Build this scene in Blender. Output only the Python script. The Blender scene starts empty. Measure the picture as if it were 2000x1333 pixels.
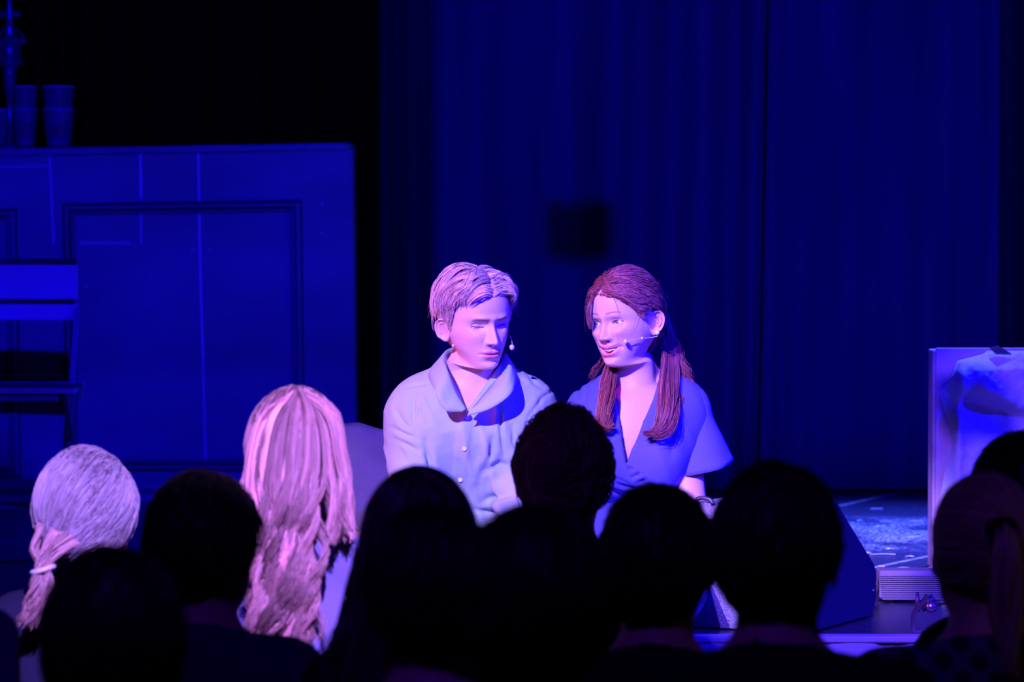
import bpy, bmesh, math, random
import numpy as np
from mathutils import Vector, Matrix

# ------------------------------------------------------------------ camera, world, lights, exposure
SC = bpy.context.scene
COL = SC.collection
FPX, CAM_Z, HORIZON = 7200.0, 0.89, 425.0
PITCH = math.atan((666.5 - HORIZON) / FPX)

cam_data = bpy.data.cameras.new('camera')
cam_data.sensor_width = 36.0
cam_data.lens = 36.0 * FPX / 2000.0
cam_data.clip_start = 0.1
cam_data.clip_end = 60
cam_data.dof.use_dof = True
cam_data.dof.focus_distance = 8.45
cam_data.dof.aperture_fstop = 4.5
cam = bpy.data.objects.new('camera', cam_data)
COL.objects.link(cam)
cam.location = (0, 0, CAM_Z)
cam.rotation_euler = (math.pi / 2 - PITCH, 0, 0)
SC.camera = cam

SC.view_settings.view_transform = 'Standard'
SC.view_settings.look = 'None'
SC.view_settings.gamma = 1.0
SC.view_settings.use_curve_mapping = False
SC.view_settings.exposure = 0.0

world = bpy.data.worlds.new('dark_theatre')
SC.world = world
world.use_nodes = True
world.node_tree.nodes['Background'].inputs[0].default_value = (0.35, 0.15, 1.0, 1)
world.node_tree.nodes['Background'].inputs[1].default_value = 0.003


def spot(name, loc, target, colour, power, half_deg, blend=0.15, radius=0.04):
    ld = bpy.data.lights.new(name, 'SPOT')
    ld.color = colour
    ld.energy = power
    ld.spot_size = math.radians(2 * half_deg)
    ld.spot_blend = blend
    ld.shadow_soft_size = radius
    o = bpy.data.objects.new(name, ld)
    COL.objects.link(o)
    o.location = loc
    o.rotation_euler = (Vector(target) - Vector(loc)).to_track_quat('-Z', 'Y').to_euler()
    return o


KEY = (-2.7, 1.6, 4.6)
spot('key_spot_actors', KEY, (0.02, 8.2, 0.42), (0.47, 0.315, 1.0), 6800, 4.9, 0.2, 0.04)
spot('key_spot_left', (0.3, 1.5, 4.3), (-0.60, 7.0, 0.30), (0.42, 0.22, 1.0), 5200, 3.9, 0.25, 0.05)
spot('key_spot_right', (-1.7, 1.5, 4.3), (1.2, 8.6, 0.08), (0.15, 0.07, 1.0), 5000, 5.2, 0.2, 0.05)
spot('blue_wash', (0.0, 1.5, 2.75), (0.15, 11.9, 1.95), (0.004, 0.0, 1.0), 3500, 14.4, 0.13, 0.03)
spot('blue_side', (4.7, 5.6, 2.5), (0.70, 8.5, 0.30), (0.004, 0.0, 1.0), 2200, 12, 0.4, 0.05)
spot('blue_top', (1.6, 10.6, 4.2), (1.05, 10.25, 0.0), (0.06, 0.095, 1.0), 5400, 20, 1.0, 0.08)
spot('red_wash', (-4.4, 7.3, 1.7), (0.1, 8.2, 0.45), (1.0, 0.03, 0.30), 420, 8, 0.4, 0.06)
spot('house_blue', (-0.6, 2.5, 4.2), (0.0, 5.3, 0.3), (0.10, 0.010, 1.0), 230, 19, 1.0, 0.1)
spot('dim_house_lamp', (3.4, 3.2, 1.9), (0.80, 5.65, 0.22), (1.0, 0.55, 0.20), 13, 5, 0.8, 0.1)

# ------------------------------------------------------------------ helpers
RS = np.random.RandomState(11)


def P(px, py, d):
    """world point seen at a photo pixel, at depth y = d"""
    c, s = math.cos(PITCH), math.sin(PITCH)
    u, v = (px - 1000.0) / FPX, -(py - 666.5) / FPX
    y = c + v * s
    z = -s + v * c
    k = d / y
    return np.array([u * k, d, CAM_Z + z * k])


def thing(name, label, cat, loc=(0, 0, 0), group=None):
    o = bpy.data.objects.new(name, None)
    o.empty_display_size = 0.1
    COL.objects.link(o)
    o.location = loc
    o['label'] = label
    o['category'] = cat
    if group:
        o['group'] = group
    return o


def tag(o, label, cat, group=None):
    o['label'] = label
    o['category'] = cat
    if group:
        o['group'] = group
    return o


def structure(o):
    o['kind'] = 'structure'
    return o


def origin_of(parent):
    v = Vector((0, 0, 0))
    while parent is not None:
        v += Vector(parent.location)
        parent = parent.parent
    return np.array(v)


def make_mesh(name, V, F, smooth=True, cols=None):
    """V (n,3); F: int array (m,k) or a list of such arrays"""
    V = np.asarray(V, dtype=np.float32)
    groups = F if isinstance(F, list) else [F]
    groups = [np.asarray(g, dtype=np.int32) for g in groups if len(g)]
    me = bpy.data.meshes.new(name)
    me.vertices.add(len(V))
    me.vertices.foreach_set('co', V.ravel())
    nl = sum(g.size for g in groups)
    npoly = sum(len(g) for g in groups)
    me.loops.add(nl)
    me.polygons.add(npoly)
    me.loops.foreach_set('vertex_index', np.concatenate([g.ravel() for g in groups]))
    starts, off = [], 0
    for g in groups:
        starts.append(off + np.arange(len(g)) * g.shape[1])
        off += g.size
    me.polygons.foreach_set('loop_start', np.concatenate(starts).astype(np.int32))
    me.polygons.foreach_set('use_smooth', np.full(npoly, bool(smooth)))
    me.update(calc_edges=True)
    me.validate()
    if cols is not None:
        c = np.ones((len(V), 4), dtype=np.float32)
        c[:, :3] = cols
        a = me.color_attributes.new('Col', 'FLOAT_COLOR', 'POINT')
        a.data.foreach_set('color', c.ravel())
    return me


def part(name, V, F, mat, parent=None, smooth=True, cols=None):
    """link ONE mesh object; V is in world coordinates"""
    V = np.asarray(V, dtype=np.float64)
    if parent is not None:
        V = V - origin_of(parent)
    me = make_mesh(name, V, F, smooth, cols)
    me.materials.append(mat)
    o = bpy.data.objects.new(name, me)
    COL.objects.link(o)
    if parent is not None:
        o.parent = parent
    return o


def join(*parts):
    """join (V, F[, C]) tuples"""
    Vs, Fs, Cs, off = [], [], [], 0
    for p in parts:
        V = np.asarray(p[0])
        Fl = p[1] if isinstance(p[1], list) else [p[1]]
        Vs.append(V)
        Fs += [np.asarray(f) + off for f in Fl if len(f)]
        Cs.append(p[2] if len(p) > 2 else np.ones((len(V), 3)))
        off += len(V)
    return np.concatenate(Vs), Fs, np.concatenate(Cs)


def grid_faces(m, k, close_k=True):
    i = np.arange(m - 1)[:, None]
    j = np.arange(k if close_k else k - 1)[None, :]
    j2 = (j + 1) % k
    a = i * k + j
    b = i * k + j2
    c = (i + 1) * k + j2
    d = (i + 1) * k + j
    return np.stack([a + 0 * b, b + 0 * a, c, d], -1).reshape(-1, 4)


def loft(rings, cap0=True, cap1=True, close=True):
    rings = np.asarray(rings, dtype=np.float64)
    m, k, _ = rings.shape
    V = rings.reshape(-1, 3)
    F = [grid_faces(m, k, close)]
    if close:
        tri = []
        V2 = [V]
        n = len(V)
        if cap0:
            V2.append(rings[0].mean(0)[None]); tri += [(n, (j + 1) % k, j) for j in range(k)]; n += 1
        if cap1:
            b = (m - 1) * k
            V2.append(rings[-1].mean(0)[None]); tri += [(n, b + j, b + (j + 1) % k) for j in range(k)]; n += 1
        V = np.concatenate(V2)
        if tri:
            F.append(np.array(tri))
    return V, F


def lathe(profile, centre, k=24, axis='z'):
    """profile [(r, h)] from bottom to top"""
    a = np.linspace(0, 2 * np.pi, k, endpoint=False)
    rings = []
    for r, h in profile:
        rings.append(np.stack([r * np.cos(a), r * np.sin(a), np.full(k, h)], -1))
    V, F = loft(rings)
    if axis == 'y':
        V = np.stack([V[:, 0], -V[:, 2], V[:, 1]], -1)
    elif axis == 'x':
        V = np.stack([V[:, 2], V[:, 1], -V[:, 0]], -1)
    return V + np.asarray(centre), F


def box(lo, hi, bevel=0.0, seg=1):
    bm = bmesh.new()
    bmesh.ops.create_cube(bm, size=1.0)
    lo, hi = np.asarray(lo, float), np.asarray(hi, float)
    for v in bm.verts:
        v.co = Vector(lo + (np.array(v.co) + 0.5) * (hi - lo))
    if bevel > 0:
        bmesh.ops.bevel(bm, geom=bm.edges[:], offset=bevel, segments=seg, affect='EDGES', profile=0.5)
    return from_bm(bm)


def from_bm(bm):
    bmesh.ops.triangulate(bm, faces=[f for f in bm.faces if len(f.verts) > 4])
    bm.verts.ensure_lookup_table()
    V = np.array([v.co[:] for v in bm.verts])
    q = [[v.index for v in f.verts] for f in bm.faces if len(f.verts) == 4]
    t = [[v.index for v in f.verts] for f in bm.faces if len(f.verts) == 3]
    bm.free()
    F = []
    if q: F.append(np.array(q))
    if t: F.append(np.array(t))
    return V, F


def norm(v):
    return v / np.maximum(np.linalg.norm(v, axis=-1, keepdims=True), 1e-9)


def strands(pts, rad, sides=3, cols=None):
    """many tubes: pts (n,m,3), rad (n,m) or (m,) -> V, F, C"""
    n, m, _ = pts.shape
    t = np.gradient(pts, axis=1)
    t = norm(t)
    ref = np.zeros_like(t); ref[..., 0] = 0.31; ref[..., 1] = 0.87; ref[..., 2] = 0.37
    u = norm(np.cross(t, ref))
    w = np.cross(t, u)
    rad = np.broadcast_to(rad, (n, m))
    a = np.arange(sides) * 2 * np.pi / sides
    V = (pts[:, :, None, :] + rad[:, :, None, None] * (u[:, :, None, :] * np.cos(a)[None, None, :, None]
         + w[:, :, None, :] * np.sin(a)[None, None, :, None]))
    V = V.reshape(-1, 3)
    base = grid_faces(m, sides)
    F = (base[None] + (np.arange(n) * m * sides)[:, None, None]).reshape(-1, 4)
    C = None
    if cols is not None:
        C = np.repeat(cols, m * sides, axis=0) if cols.ndim == 2 else np.repeat(cols.reshape(-1, 3), sides, axis=0)
    return V, F, C


def tube(path, r, sides=8):
    path = np.asarray(path, float)
    r = np.broadcast_to(np.asarray(r, float), (len(path),))
    V, F, _ = strands(path[None], r[None], sides)
    m = len(path)
    n = len(V)
    V = np.concatenate([V, path[:1], path[-1:]])
    b = (m - 1) * sides
    tri = [(n, (j + 1) % sides, j) for j in range(sides)] + [(n + 1, b + j, b + (j + 1) % sides) for j in range(sides)]
    return V, [F, np.array(tri)]


def spline(ctrl, n):
    """Catmull-Rom through control rows, n samples"""
    c = np.asarray(ctrl, float)
    m = len(c)
    u = np.linspace(0, m - 1, n)
    return spline_at(c, u)


def spline_at(c, u):
    c = np.asarray(c, float)
    m = len(c)
    i = np.clip(np.floor(u).astype(int), 0, m - 2)
    f = (u - i)[:, None]
    p1, p2 = c[i], c[i + 1]
    p0 = np.where((i > 0)[:, None], c[np.maximum(i - 1, 0)], 2 * p1 - p2)
    p3 = np.where((i < m - 2)[:, None], c[np.minimum(i + 2, m - 1)], 2 * p2 - p1)
    return 0.5 * (2 * p1 + (p2 - p0) * f + (2 * p0 - 5 * p1 + 4 * p2 - p3) * f ** 2 + (3 * p1 - p0 - 3 * p2 + p3) * f ** 3)


def sstep(a, b, x):
    t = np.clip((x - a) / (b - a), 0, 1)
    return t * t * (3 - 2 * t)


_L = np.random.RandomState(5).rand(32, 32, 32)


def vnoise(p):
    """value noise 0..1 at p (...,3)"""
    p = np.asarray(p, float)
    i = np.floor(p).astype(int)
    f = p - i
    f = f * f * (3 - 2 * f)
    out = 0
    for dx in (0, 1):
        for dy in (0, 1):
            for dz in (0, 1):
                w = (f[..., 0] if dx else 1 - f[..., 0]) * (f[..., 1] if dy else 1 - f[..., 1]) * (f[..., 2] if dz else 1 - f[..., 2])
                out = out + w * _L[(i[..., 0] + dx) % 32, (i[..., 1] + dy) % 32, (i[..., 2] + dz) % 32]
    return out


def fbm(p, o=3):
    s, a, t = 0, 0.5, 0
    for k in range(o):
        s = s + a * vnoise(np.asarray(p) * 2 ** k + 7.3 * k)
        t += a
        a *= 0.5
    return s / t


def vnormals(V, F):
    N = np.zeros_like(V)
    for f in (F if isinstance(F, list) else [F]):
        if f.shape[1] == 4:
            n = np.cross(V[f[:, 2]] - V[f[:, 0]], V[f[:, 3]] - V[f[:, 1]])
        else:
            n = np.cross(V[f[:, 1]] - V[f[:, 0]], V[f[:, 2]] - V[f[:, 0]])
        for j in range(f.shape[1]):
            np.add.at(N, f[:, j], n)
    return norm(N)


def solidify(V, F, th):
    """shell a (m,4) surface: returns a closed-ish two sided sheet"""
    N = vnormals(V, F)
    n = len(V)
    V2 = np.concatenate([V, V - N * th])
    F = F if isinstance(F, list) else [F]
    out = []
    edges = {}
    for f in F:
        out += [f, f[:, ::-1] + n]
        k = f.shape[1]
        for j in range(k):
            for a, b in zip(f[:, j].tolist(), f[:, (j + 1) % k].tolist()):
                edges[(a, b)] = 1
    rim = [(b, a, a + n, b + n) for (a, b) in edges if (b, a) not in edges]
    if rim:
        out.append(np.array(rim))
    return V2, out


def rotz(a):
    c, s = math.cos(a), math.sin(a)
    return np.array([[c, -s, 0], [s, c, 0], [0, 0, 1.0]])


def rotx(a):
    c, s = math.cos(a), math.sin(a)
    return np.array([[1.0, 0, 0], [0, c, -s], [0, s, c]])


def roty(a):
    c, s = math.cos(a), math.sin(a)
    return np.array([[c, 0, s], [0, 1.0, 0], [-s, 0, c]])


# ---- signed distance bodies -> one continuous mesh (surface nets)
def cone(a, b, ra, rb, k=0.03):
    return ('c', np.asarray(a, float), np.asarray(b, float), ra, rb, k)


def ell(c, r, k=0.03, R=None):
    return ('e', np.asarray(c, float), np.asarray(r, float), R, None, k)


def sdf_grid(prims, h, pad=0.03):
    los, his = [], []
    for p in prims:
        if p[0] == 'c':
            los.append(np.minimum(p[1] - p[3], p[2] - p[4])); his.append(np.maximum(p[1] + p[3], p[2] + p[4]))
        else:
            m = p[2] if p[3] is None else np.full(3, p[2].max())
            los.append(p[1] - m); his.append(p[1] + m)
    lo = np.min(los, 0) - pad - 2 * h
    hi = np.max(his, 0) + pad + 2 * h
    n = np.ceil((hi - lo) / h).astype(int) + 1
    D = np.full(n, 1.0, dtype=np.float32)
    for p, l, u in zip(prims, los, his):
        k = p[5]
        mg = pad + k + 2 * h
        i0 = np.maximum(np.floor((l - mg - lo) / h).astype(int), 0)
        i1 = np.minimum(np.ceil((u + mg - lo) / h).astype(int) + 1, n)
        ax = [(lo[j] + h * np.arange(i0[j], i1[j])).astype(np.float32) for j in range(3)]
        X, Y, Z = ax[0][:, None, None], ax[1][None, :, None], ax[2][None, None, :]
        if p[0] == 'c':
            a, b = p[1], p[2]
            ba = b - a
            q = max(float(ba @ ba), 1e-9)
            x, y, z = X - a[0], Y - a[1], Z - a[2]
            t = np.clip((x * ba[0] + y * ba[1] + z * ba[2]) / q, 0, 1)
            d = np.sqrt((x - ba[0] * t) ** 2 + (y - ba[1] * t) ** 2 + (z - ba[2] * t) ** 2) - (p[3] + (p[4] - p[3]) * t)
        else:
            x, y, z = X - p[1][0], Y - p[1][1], Z - p[1][2]
            if p[3] is not None:
                R = p[3]
                x, y, z = (R[0, 0] * x + R[1, 0] * y + R[2, 0] * z, R[0, 1] * x + R[1, 1] * y + R[2, 1] * z,
                           R[0, 2] * x + R[1, 2] * y + R[2, 2] * z)
            r = p[2]
            k0 = np.sqrt((x / r[0]) ** 2 + (y / r[1]) ** 2 + (z / r[2]) ** 2)
            k1 = np.sqrt((x / r[0] ** 2) ** 2 + (y / r[1] ** 2) ** 2 + (z / r[2] ** 2) ** 2)
            d = k0 * (k0 - 1) / np.maximum(k1, 1e-6)
        sl = tuple(slice(i0[j], i1[j]) for j in range(3))
        S = D[sl]
        hh = np.maximum(k - np.abs(S - d), 0) / k
        D[sl] = np.minimum(S, d) - hh * hh * k * 0.25
    return D, lo


def grid_xyz(D, lo, h):
    return [(lo[j] + h * np.arange(D.shape[j])).reshape([-1 if i == j else 1 for i in range(3)]) for j in range(3)]


def surface_nets(D, lo, h):
    S = D < 0
    c = np.zeros(tuple(np.array(D.shape) - 1), dtype=np.int8)
    for dx in (0, 1):
        for dy in (0, 1):
            for dz in (0, 1):
                c += S[dx:S.shape[0] - 1 + dx, dy:S.shape[1] - 1 + dy, dz:S.shape[2] - 1 + dz]
    act = (c > 0) & (c < 8)
    idx = np.argwhere(act)
    acc = np.zeros((len(idx), 3))
    cnt = np.zeros(len(idx))
    cor = [(a, b, e) for a in (0, 1) for b in (0, 1) for e in (0, 1)]
    for p in cor:
        for ax in range(3):
            if p[ax] == 0:
                q = list(p); q[ax] = 1
                d0 = D[idx[:, 0] + p[0], idx[:, 1] + p[1], idx[:, 2] + p[2]]
                d1 = D[idx[:, 0] + q[0], idx[:, 1] + q[1], idx[:, 2] + q[2]]
                m = (d0 < 0) != (d1 < 0)
                t = np.where(m, d0 / np.where(d0 == d1, 1, d0 - d1), 0)
                pos = np.array(p, float)[None] + t[:, None] * (np.array(q) - np.array(p))[None]
                acc += pos * m[:, None]
                cnt += m
    V = lo + h * (idx + acc / cnt[:, None])
    vid = np.full(act.shape, -1, dtype=np.int64)
    vid[act] = np.arange(len(idx))
    quads = []
    for ax in range(3):
        a1, a2 = (ax + 1) % 3, (ax + 2) % 3
        s0 = [slice(None)] * 3; s1 = [slice(None)] * 3
        s0[ax] = slice(0, -1); s1[ax] = slice(1, None)
        e = np.argwhere(S[tuple(s0)] != S[tuple(s1)])
        ok = (e[:, a1] > 0) & (e[:, a1] < D.shape[a1] - 1) & (e[:, a2] > 0) & (e[:, a2] < D.shape[a2] - 1)
        e = e[ok]
        def cell(o1, o2):
            q = e.copy(); q[:, a1] += o1; q[:, a2] += o2
            return vid[q[:, 0], q[:, 1], q[:, 2]]
        Q = np.stack([cell(-1, -1), cell(0, -1), cell(0, 0), cell(-1, 0)], -1)
        ins = S[e[:, 0], e[:, 1], e[:, 2]]
        Q[~ins] = Q[~ins][:, ::-1]
        quads.append(Q)
    F = np.concatenate(quads)
    return V, F


def relax(V, F, n=2, w=0.5):
    for _ in range(n):
        A = np.zeros_like(V); c = np.zeros(len(V))
        for j in range(4):
            for o in (1, 3):
                np.add.at(A, F[:, j], V[F[:, (j + o) % 4]])
                np.add.at(c, F[:, j], 1)
        V = V * (1 - w) + w * A / np.maximum(c, 1)[:, None]
    return V


# ---- materials
def M(name, colour, rough=0.6, metal=0.0, attr=False, noise=None, bump=None, spec=0.5, sss=0.0, trans=0.0, ior=1.45, sheen=0.0, coat=0.0, stretch=(1, 1, 1)):
    m = bpy.data.materials.new(name)
    m.use_nodes = True
    nt = m.node_tree
    b = nt.nodes['Principled BSDF']
    c = (colour[0], colour[1], colour[2], 1)
    b.inputs['Base Color'].default_value = c
    b.inputs['Roughness'].default_value = rough
    b.inputs['Metallic'].default_value = metal
    b.inputs['Specular IOR Level'].default_value = spec
    b.inputs['IOR'].default_value = ior
    if sss:
        b.inputs['Subsurface Weight'].default_value = sss
        b.inputs['Subsurface Radius'].default_value = (0.010, 0.004, 0.002)
        b.inputs['Subsurface Scale'].default_value = 1.0
    if trans:
        b.inputs['Transmission Weight'].default_value = trans
    if sheen:
        b.inputs['Sheen Weight'].default_value = sheen
    if coat:
        b.inputs['Coat Weight'].default_value = coat
        b.inputs['Coat Roughness'].default_value = 0.15
    src = None
    tc = nt.nodes.new('ShaderNodeTexCoord')
    mp = nt.nodes.new('ShaderNodeMapping')
    mp.inputs['Scale'].default_value = stretch
    nt.links.new(tc.outputs['Object'], mp.inputs['Vector'])
    if attr:
        at = nt.nodes.new('ShaderNodeVertexColor')
        at.layer_name = 'Col'
        mx = nt.nodes.new('ShaderNodeMix'); mx.data_type = 'RGBA'; mx.blend_type = 'MULTIPLY'
        mx.inputs[0].default_value = 1.0
        mx.inputs[6].default_value = c
        nt.links.new(at.outputs['Color'], mx.inputs[7])
        src = mx.outputs[2]
    if noise:
        nz = nt.nodes.new('ShaderNodeTexNoise')
        nz.inputs['Scale'].default_value = noise[0]
        nz.inputs['Detail'].default_value = 5
        nt.links.new(mp.outputs[0], nz.inputs['Vector'])
        mr = nt.nodes.new('ShaderNodeMapRange')
        mr.inputs[1].default_value = 0.3; mr.inputs[2].default_value = 0.7
        mr.inputs[3].default_value = 1 - noise[1]; mr.inputs[4].default_value = 1 + noise[1]
        nt.links.new(nz.outputs['Fac'], mr.inputs[0])
        mx2 = nt.nodes.new('ShaderNodeMix'); mx2.data_type = 'RGBA'; mx2.blend_type = 'MULTIPLY'
        mx2.inputs[0].default_value = 1.0
        mx2.inputs[6].default_value = c
        if src: nt.links.new(src, mx2.inputs[6])
        nt.links.new(mr.outputs[0], mx2.inputs[7])
        src = mx2.outputs[2]
    if src:
        nt.links.new(src, b.inputs['Base Color'])
    if bump:
        nb = nt.nodes.new('ShaderNodeTexNoise')
        nb.inputs['Scale'].default_value = bump[0]
        nb.inputs['Detail'].default_value = 4
        nt.links.new(mp.outputs[0], nb.inputs['Vector'])
        bp = nt.nodes.new('ShaderNodeBump')
        bp.inputs['Strength'].default_value = bump[1]
        bp.inputs['Distance'].default_value = bump[2] if len(bump) > 2 else 0.004
        nt.links.new(nb.outputs['Fac'], bp.inputs['Height'])
        nt.links.new(bp.outputs[0], b.inputs['Normal'])
    return m

# ------------------------------------------------------------------ materials
BLACK = M('black_paint', (0.004, 0.004, 0.005), 0.9, spec=0.1)
VELVET = M('black_velvet', (0.0015, 0.0015, 0.002), 1.0, spec=0.0)
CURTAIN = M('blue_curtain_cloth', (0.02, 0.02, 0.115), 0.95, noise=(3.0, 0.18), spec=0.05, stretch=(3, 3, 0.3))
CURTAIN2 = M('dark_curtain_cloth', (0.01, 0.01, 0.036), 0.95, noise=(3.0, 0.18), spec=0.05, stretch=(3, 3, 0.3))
BARPAINT = M('painted_plywood', (0.21, 0.21, 0.24), 0.55, noise=(2.2, 0.35), bump=(40, 0.25, 0.002), stretch=(0.6, 1, 1.6))
BARDARK = M('dark_moulding_paint', (0.085, 0.085, 0.10), 0.5)
CHALK = M('pale_edge_paint', (0.85, 0.85, 0.9), 0.5)
CHAIRWOOD = M('pale_painted_slats', (0.42, 0.42, 0.46), 0.5, noise=(4, 0.12))
CHAIRDARK = M('dark_chair_frame', (0.012, 0.012, 0.015), 0.5)
CHAIRSEAT = M('dark_seat_slats', (0.09, 0.09, 0.10), 0.6)
CHAIRMETAL = M('grey_chair_steel', (0.20, 0.20, 0.23), 0.4)
GLASS = M('clear_glass', (0.80, 0.82, 1.0), 0.06, trans=0.93, ior=1.5)
RIMGLASS = M('cut_glass_edge', (0.85, 0.87, 1.0), 0.12, trans=0.30, ior=1.5, bump=(160, 0.9, 0.004))
GLOSSDARK = M('glossy_dark_metal', (0.12, 0.12, 0.18), 0.28, metal=0.55)
ROCK = M('plaster_skin', (0.52, 0.50, 0.64), 0.75, noise=(9, 0.22), bump=(30, 0.5, 0.006))
ROCKRED = M('bare_board', (0.46, 0.30, 0.46), 0.6, noise=(7, 0.3), bump=(25, 0.4, 0.004))
SACK = M('grey_boulder_cloth', (0.115, 0.07, 0.17), 0.85, noise=(4, 0.3), bump=(18, 0.4, 0.006))
RISER = M('crumpled_skirt', (0.40, 0.33, 0.55), 0.7, bump=(6, 0.6, 0.01))
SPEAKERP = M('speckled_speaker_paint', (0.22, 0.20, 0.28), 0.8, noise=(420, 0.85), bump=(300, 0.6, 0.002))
SPEAKERSHADE = M('shaded_speaker_side', (0.045, 0.05, 0.08), 0.7)  # speaker colour darkened for the side turned away from the key light
ALU = M('anodised_aluminium', (0.34, 0.26, 0.36), 0.4, metal=0.3)
STEEL = M('worn_steel', (0.42, 0.36, 0.42), 0.3, metal=0.9)
DARKSTEEL = M('dark_steel', (0.10, 0.09, 0.12), 0.4, metal=0.6)
SCRAP = M('pale_scrap', (0.85, 0.8, 0.8), 0.7)
PINKSCRAP = M('pink_scrap', (0.8, 0.25, 0.35), 0.7)
TAPE = M('pale_floor_line', (0.28, 0.26, 0.36), 0.7, noise=(30, 0.5))


def floor_material():
    m = bpy.data.materials.new('scuffed_black_stage_paint')
    m.use_nodes = True
    nt = m.node_tree
    b = nt.nodes['Principled BSDF']
    N = nt.nodes.new
    L = nt.links.new
    tc = N('ShaderNodeTexCoord')
    mp = N('ShaderNodeMapping'); mp.inputs['Scale'].default_value = (1.0, 0.75, 1)
    L(tc.outputs['Object'], mp.inputs[0])
    def noise(scale, detail, lo, hi):
        n = N('ShaderNodeTexNoise'); n.inputs['Scale'].default_value = scale; n.inputs['Detail'].default_value = detail
        n.inputs['Roughness'].default_value = 0.7
        L(mp.outputs[0], n.inputs['Vector'])
        r = N('ShaderNodeMapRange'); r.inputs[1].default_value = lo; r.inputs[2].default_value = hi
        L(n.outputs['Fac'], r.inputs[0])
        return r.outputs[0]
    def math_(op, a, c):
        k = N('ShaderNodeMath'); k.operation = op
        for i, v in enumerate((a, c)):
            if isinstance(v, (int, float)): k.inputs[i].default_value = v
            else: L(v, k.inputs[i])
        return k.outputs[0]
    sep = N('ShaderNodeSeparateXYZ'); L(tc.outputs['Object'], sep.inputs[0])
    # pale scuffs packed densely in a strip across the right of the stage
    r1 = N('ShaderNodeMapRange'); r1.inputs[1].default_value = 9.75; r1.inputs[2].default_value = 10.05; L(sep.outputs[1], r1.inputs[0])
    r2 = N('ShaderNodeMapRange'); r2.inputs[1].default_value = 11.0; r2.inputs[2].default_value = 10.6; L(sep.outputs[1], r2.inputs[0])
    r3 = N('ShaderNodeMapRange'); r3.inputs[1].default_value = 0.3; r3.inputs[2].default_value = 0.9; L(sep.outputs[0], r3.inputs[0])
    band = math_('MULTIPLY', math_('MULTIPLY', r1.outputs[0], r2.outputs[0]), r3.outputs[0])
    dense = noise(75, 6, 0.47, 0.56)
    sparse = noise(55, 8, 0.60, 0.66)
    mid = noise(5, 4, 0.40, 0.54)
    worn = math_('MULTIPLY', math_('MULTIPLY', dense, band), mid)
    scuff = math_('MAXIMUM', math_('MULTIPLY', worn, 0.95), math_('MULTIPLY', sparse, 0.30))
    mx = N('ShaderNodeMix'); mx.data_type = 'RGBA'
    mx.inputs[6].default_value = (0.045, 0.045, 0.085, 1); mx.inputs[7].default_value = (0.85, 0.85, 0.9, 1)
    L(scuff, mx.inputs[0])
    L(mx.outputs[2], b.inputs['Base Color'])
    b.inputs['Roughness'].default_value = 0.27
    bp = N('ShaderNodeBump'); bp.inputs['Strength'].default_value = 0.3; bp.inputs['Distance'].default_value = 0.003
    L(noise(14, 5, 0.3, 0.7), bp.inputs['Height']); L(bp.outputs[0], b.inputs['Normal'])
    return m


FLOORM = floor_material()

# ------------------------------------------------------------------ room shell
EDGE = 7.80
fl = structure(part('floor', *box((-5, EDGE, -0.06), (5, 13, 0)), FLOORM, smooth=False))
structure(part('floor', *box((-5, -1, -0.86), (5, 13, -0.80)), BLACK, smooth=False))
structure(part('wall_back', *box((-5, 12.8, -0.8), (5, 12.9, 5.2)), VELVET, smooth=False))
structure(part('wall_left', *box((-5.1, -1, -0.8), (-5, 13, 5.2)), VELVET, smooth=False))
structure(part('wall_right', *box((5, -1, -0.8), (5.1, 13, 5.2)), VELVET, smooth=False))
structure(part('ceiling', *box((-5, -1, 5.2), (5, 13, 5.3)), VELVET, smooth=False))

# crumpled cloth face of the stage edge
gx, gz = np.meshgrid(np.linspace(-5, 5, 400), np.linspace(-0.8, -0.004, 34), indexing='ij')
cr = 1 - np.abs(2 * vnoise(np.stack([gx * 7, gz * 7, gx * 0 + 3.1], -1)) - 1)
cr2 = 1 - np.abs(2 * vnoise(np.stack([gx * 15 + gz * 4, gz * 12, gx * 0 + 8.1], -1)) - 1)
gy = EDGE - 0.004 - 0.020 * (1 - cr ** 8) - 0.008 * (1 - cr2 ** 6)
riser = structure(part('stage_riser', np.stack([gx, gy, gz], -1).reshape(-1, 3), grid_faces(400, 34, False), RISER))
# metal edging strip along the stage lip, in lengths
for i in range(5):
    x0 = -5 + 2 * i
    part('edge_strip', *box((x0 + 0.002, EDGE - 0.034, -0.010), (x0 + 1.998, EDGE + 0.02, 0.004), 0.003), RISER, fl, False)


def floor_line(a, b, w):
    a, b = np.array(a), np.array(b)
    t = b - a
    n = np.array([-t[1], t[0]]) / np.linalg.norm(t) * w / 2
    q = np.array([[*(a - n), 0.0005], [*(b - n), 0.0005], [*(b + n), 0.0005], [*(a + n), 0.0005]])
    V = np.concatenate([q, q + [0, 0, 0.0018]])
    F = np.array([[4, 5, 6, 7], [0, 1, 5, 4], [1, 2, 6, 5], [2, 3, 7, 6], [3, 0, 4, 7]])
    part('floor_seam', V, F, TAPE, fl, False)


def onfloor(px, py):
    d = 9.0
    for _ in range(30):
        d = d * CAM_Z / (CAM_Z - P(px, py, d)[2])
    p = P(px, py, d)
    return p[:2]


floor_line(onfloor(1640, 990), onfloor(1745, 966), 0.02)
floor_line(onfloor(1700, 1112), onfloor(1826, 1086), 0.02)
floor_line(onfloor(1765, 1060), onfloor(1826, 1040), 0.012)
floor_line(onfloor(0, 1100), onfloor(60, 1096), 0.02)
floor_line(onfloor(0, 1060), onfloor(70, 1062), 0.012)

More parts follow.
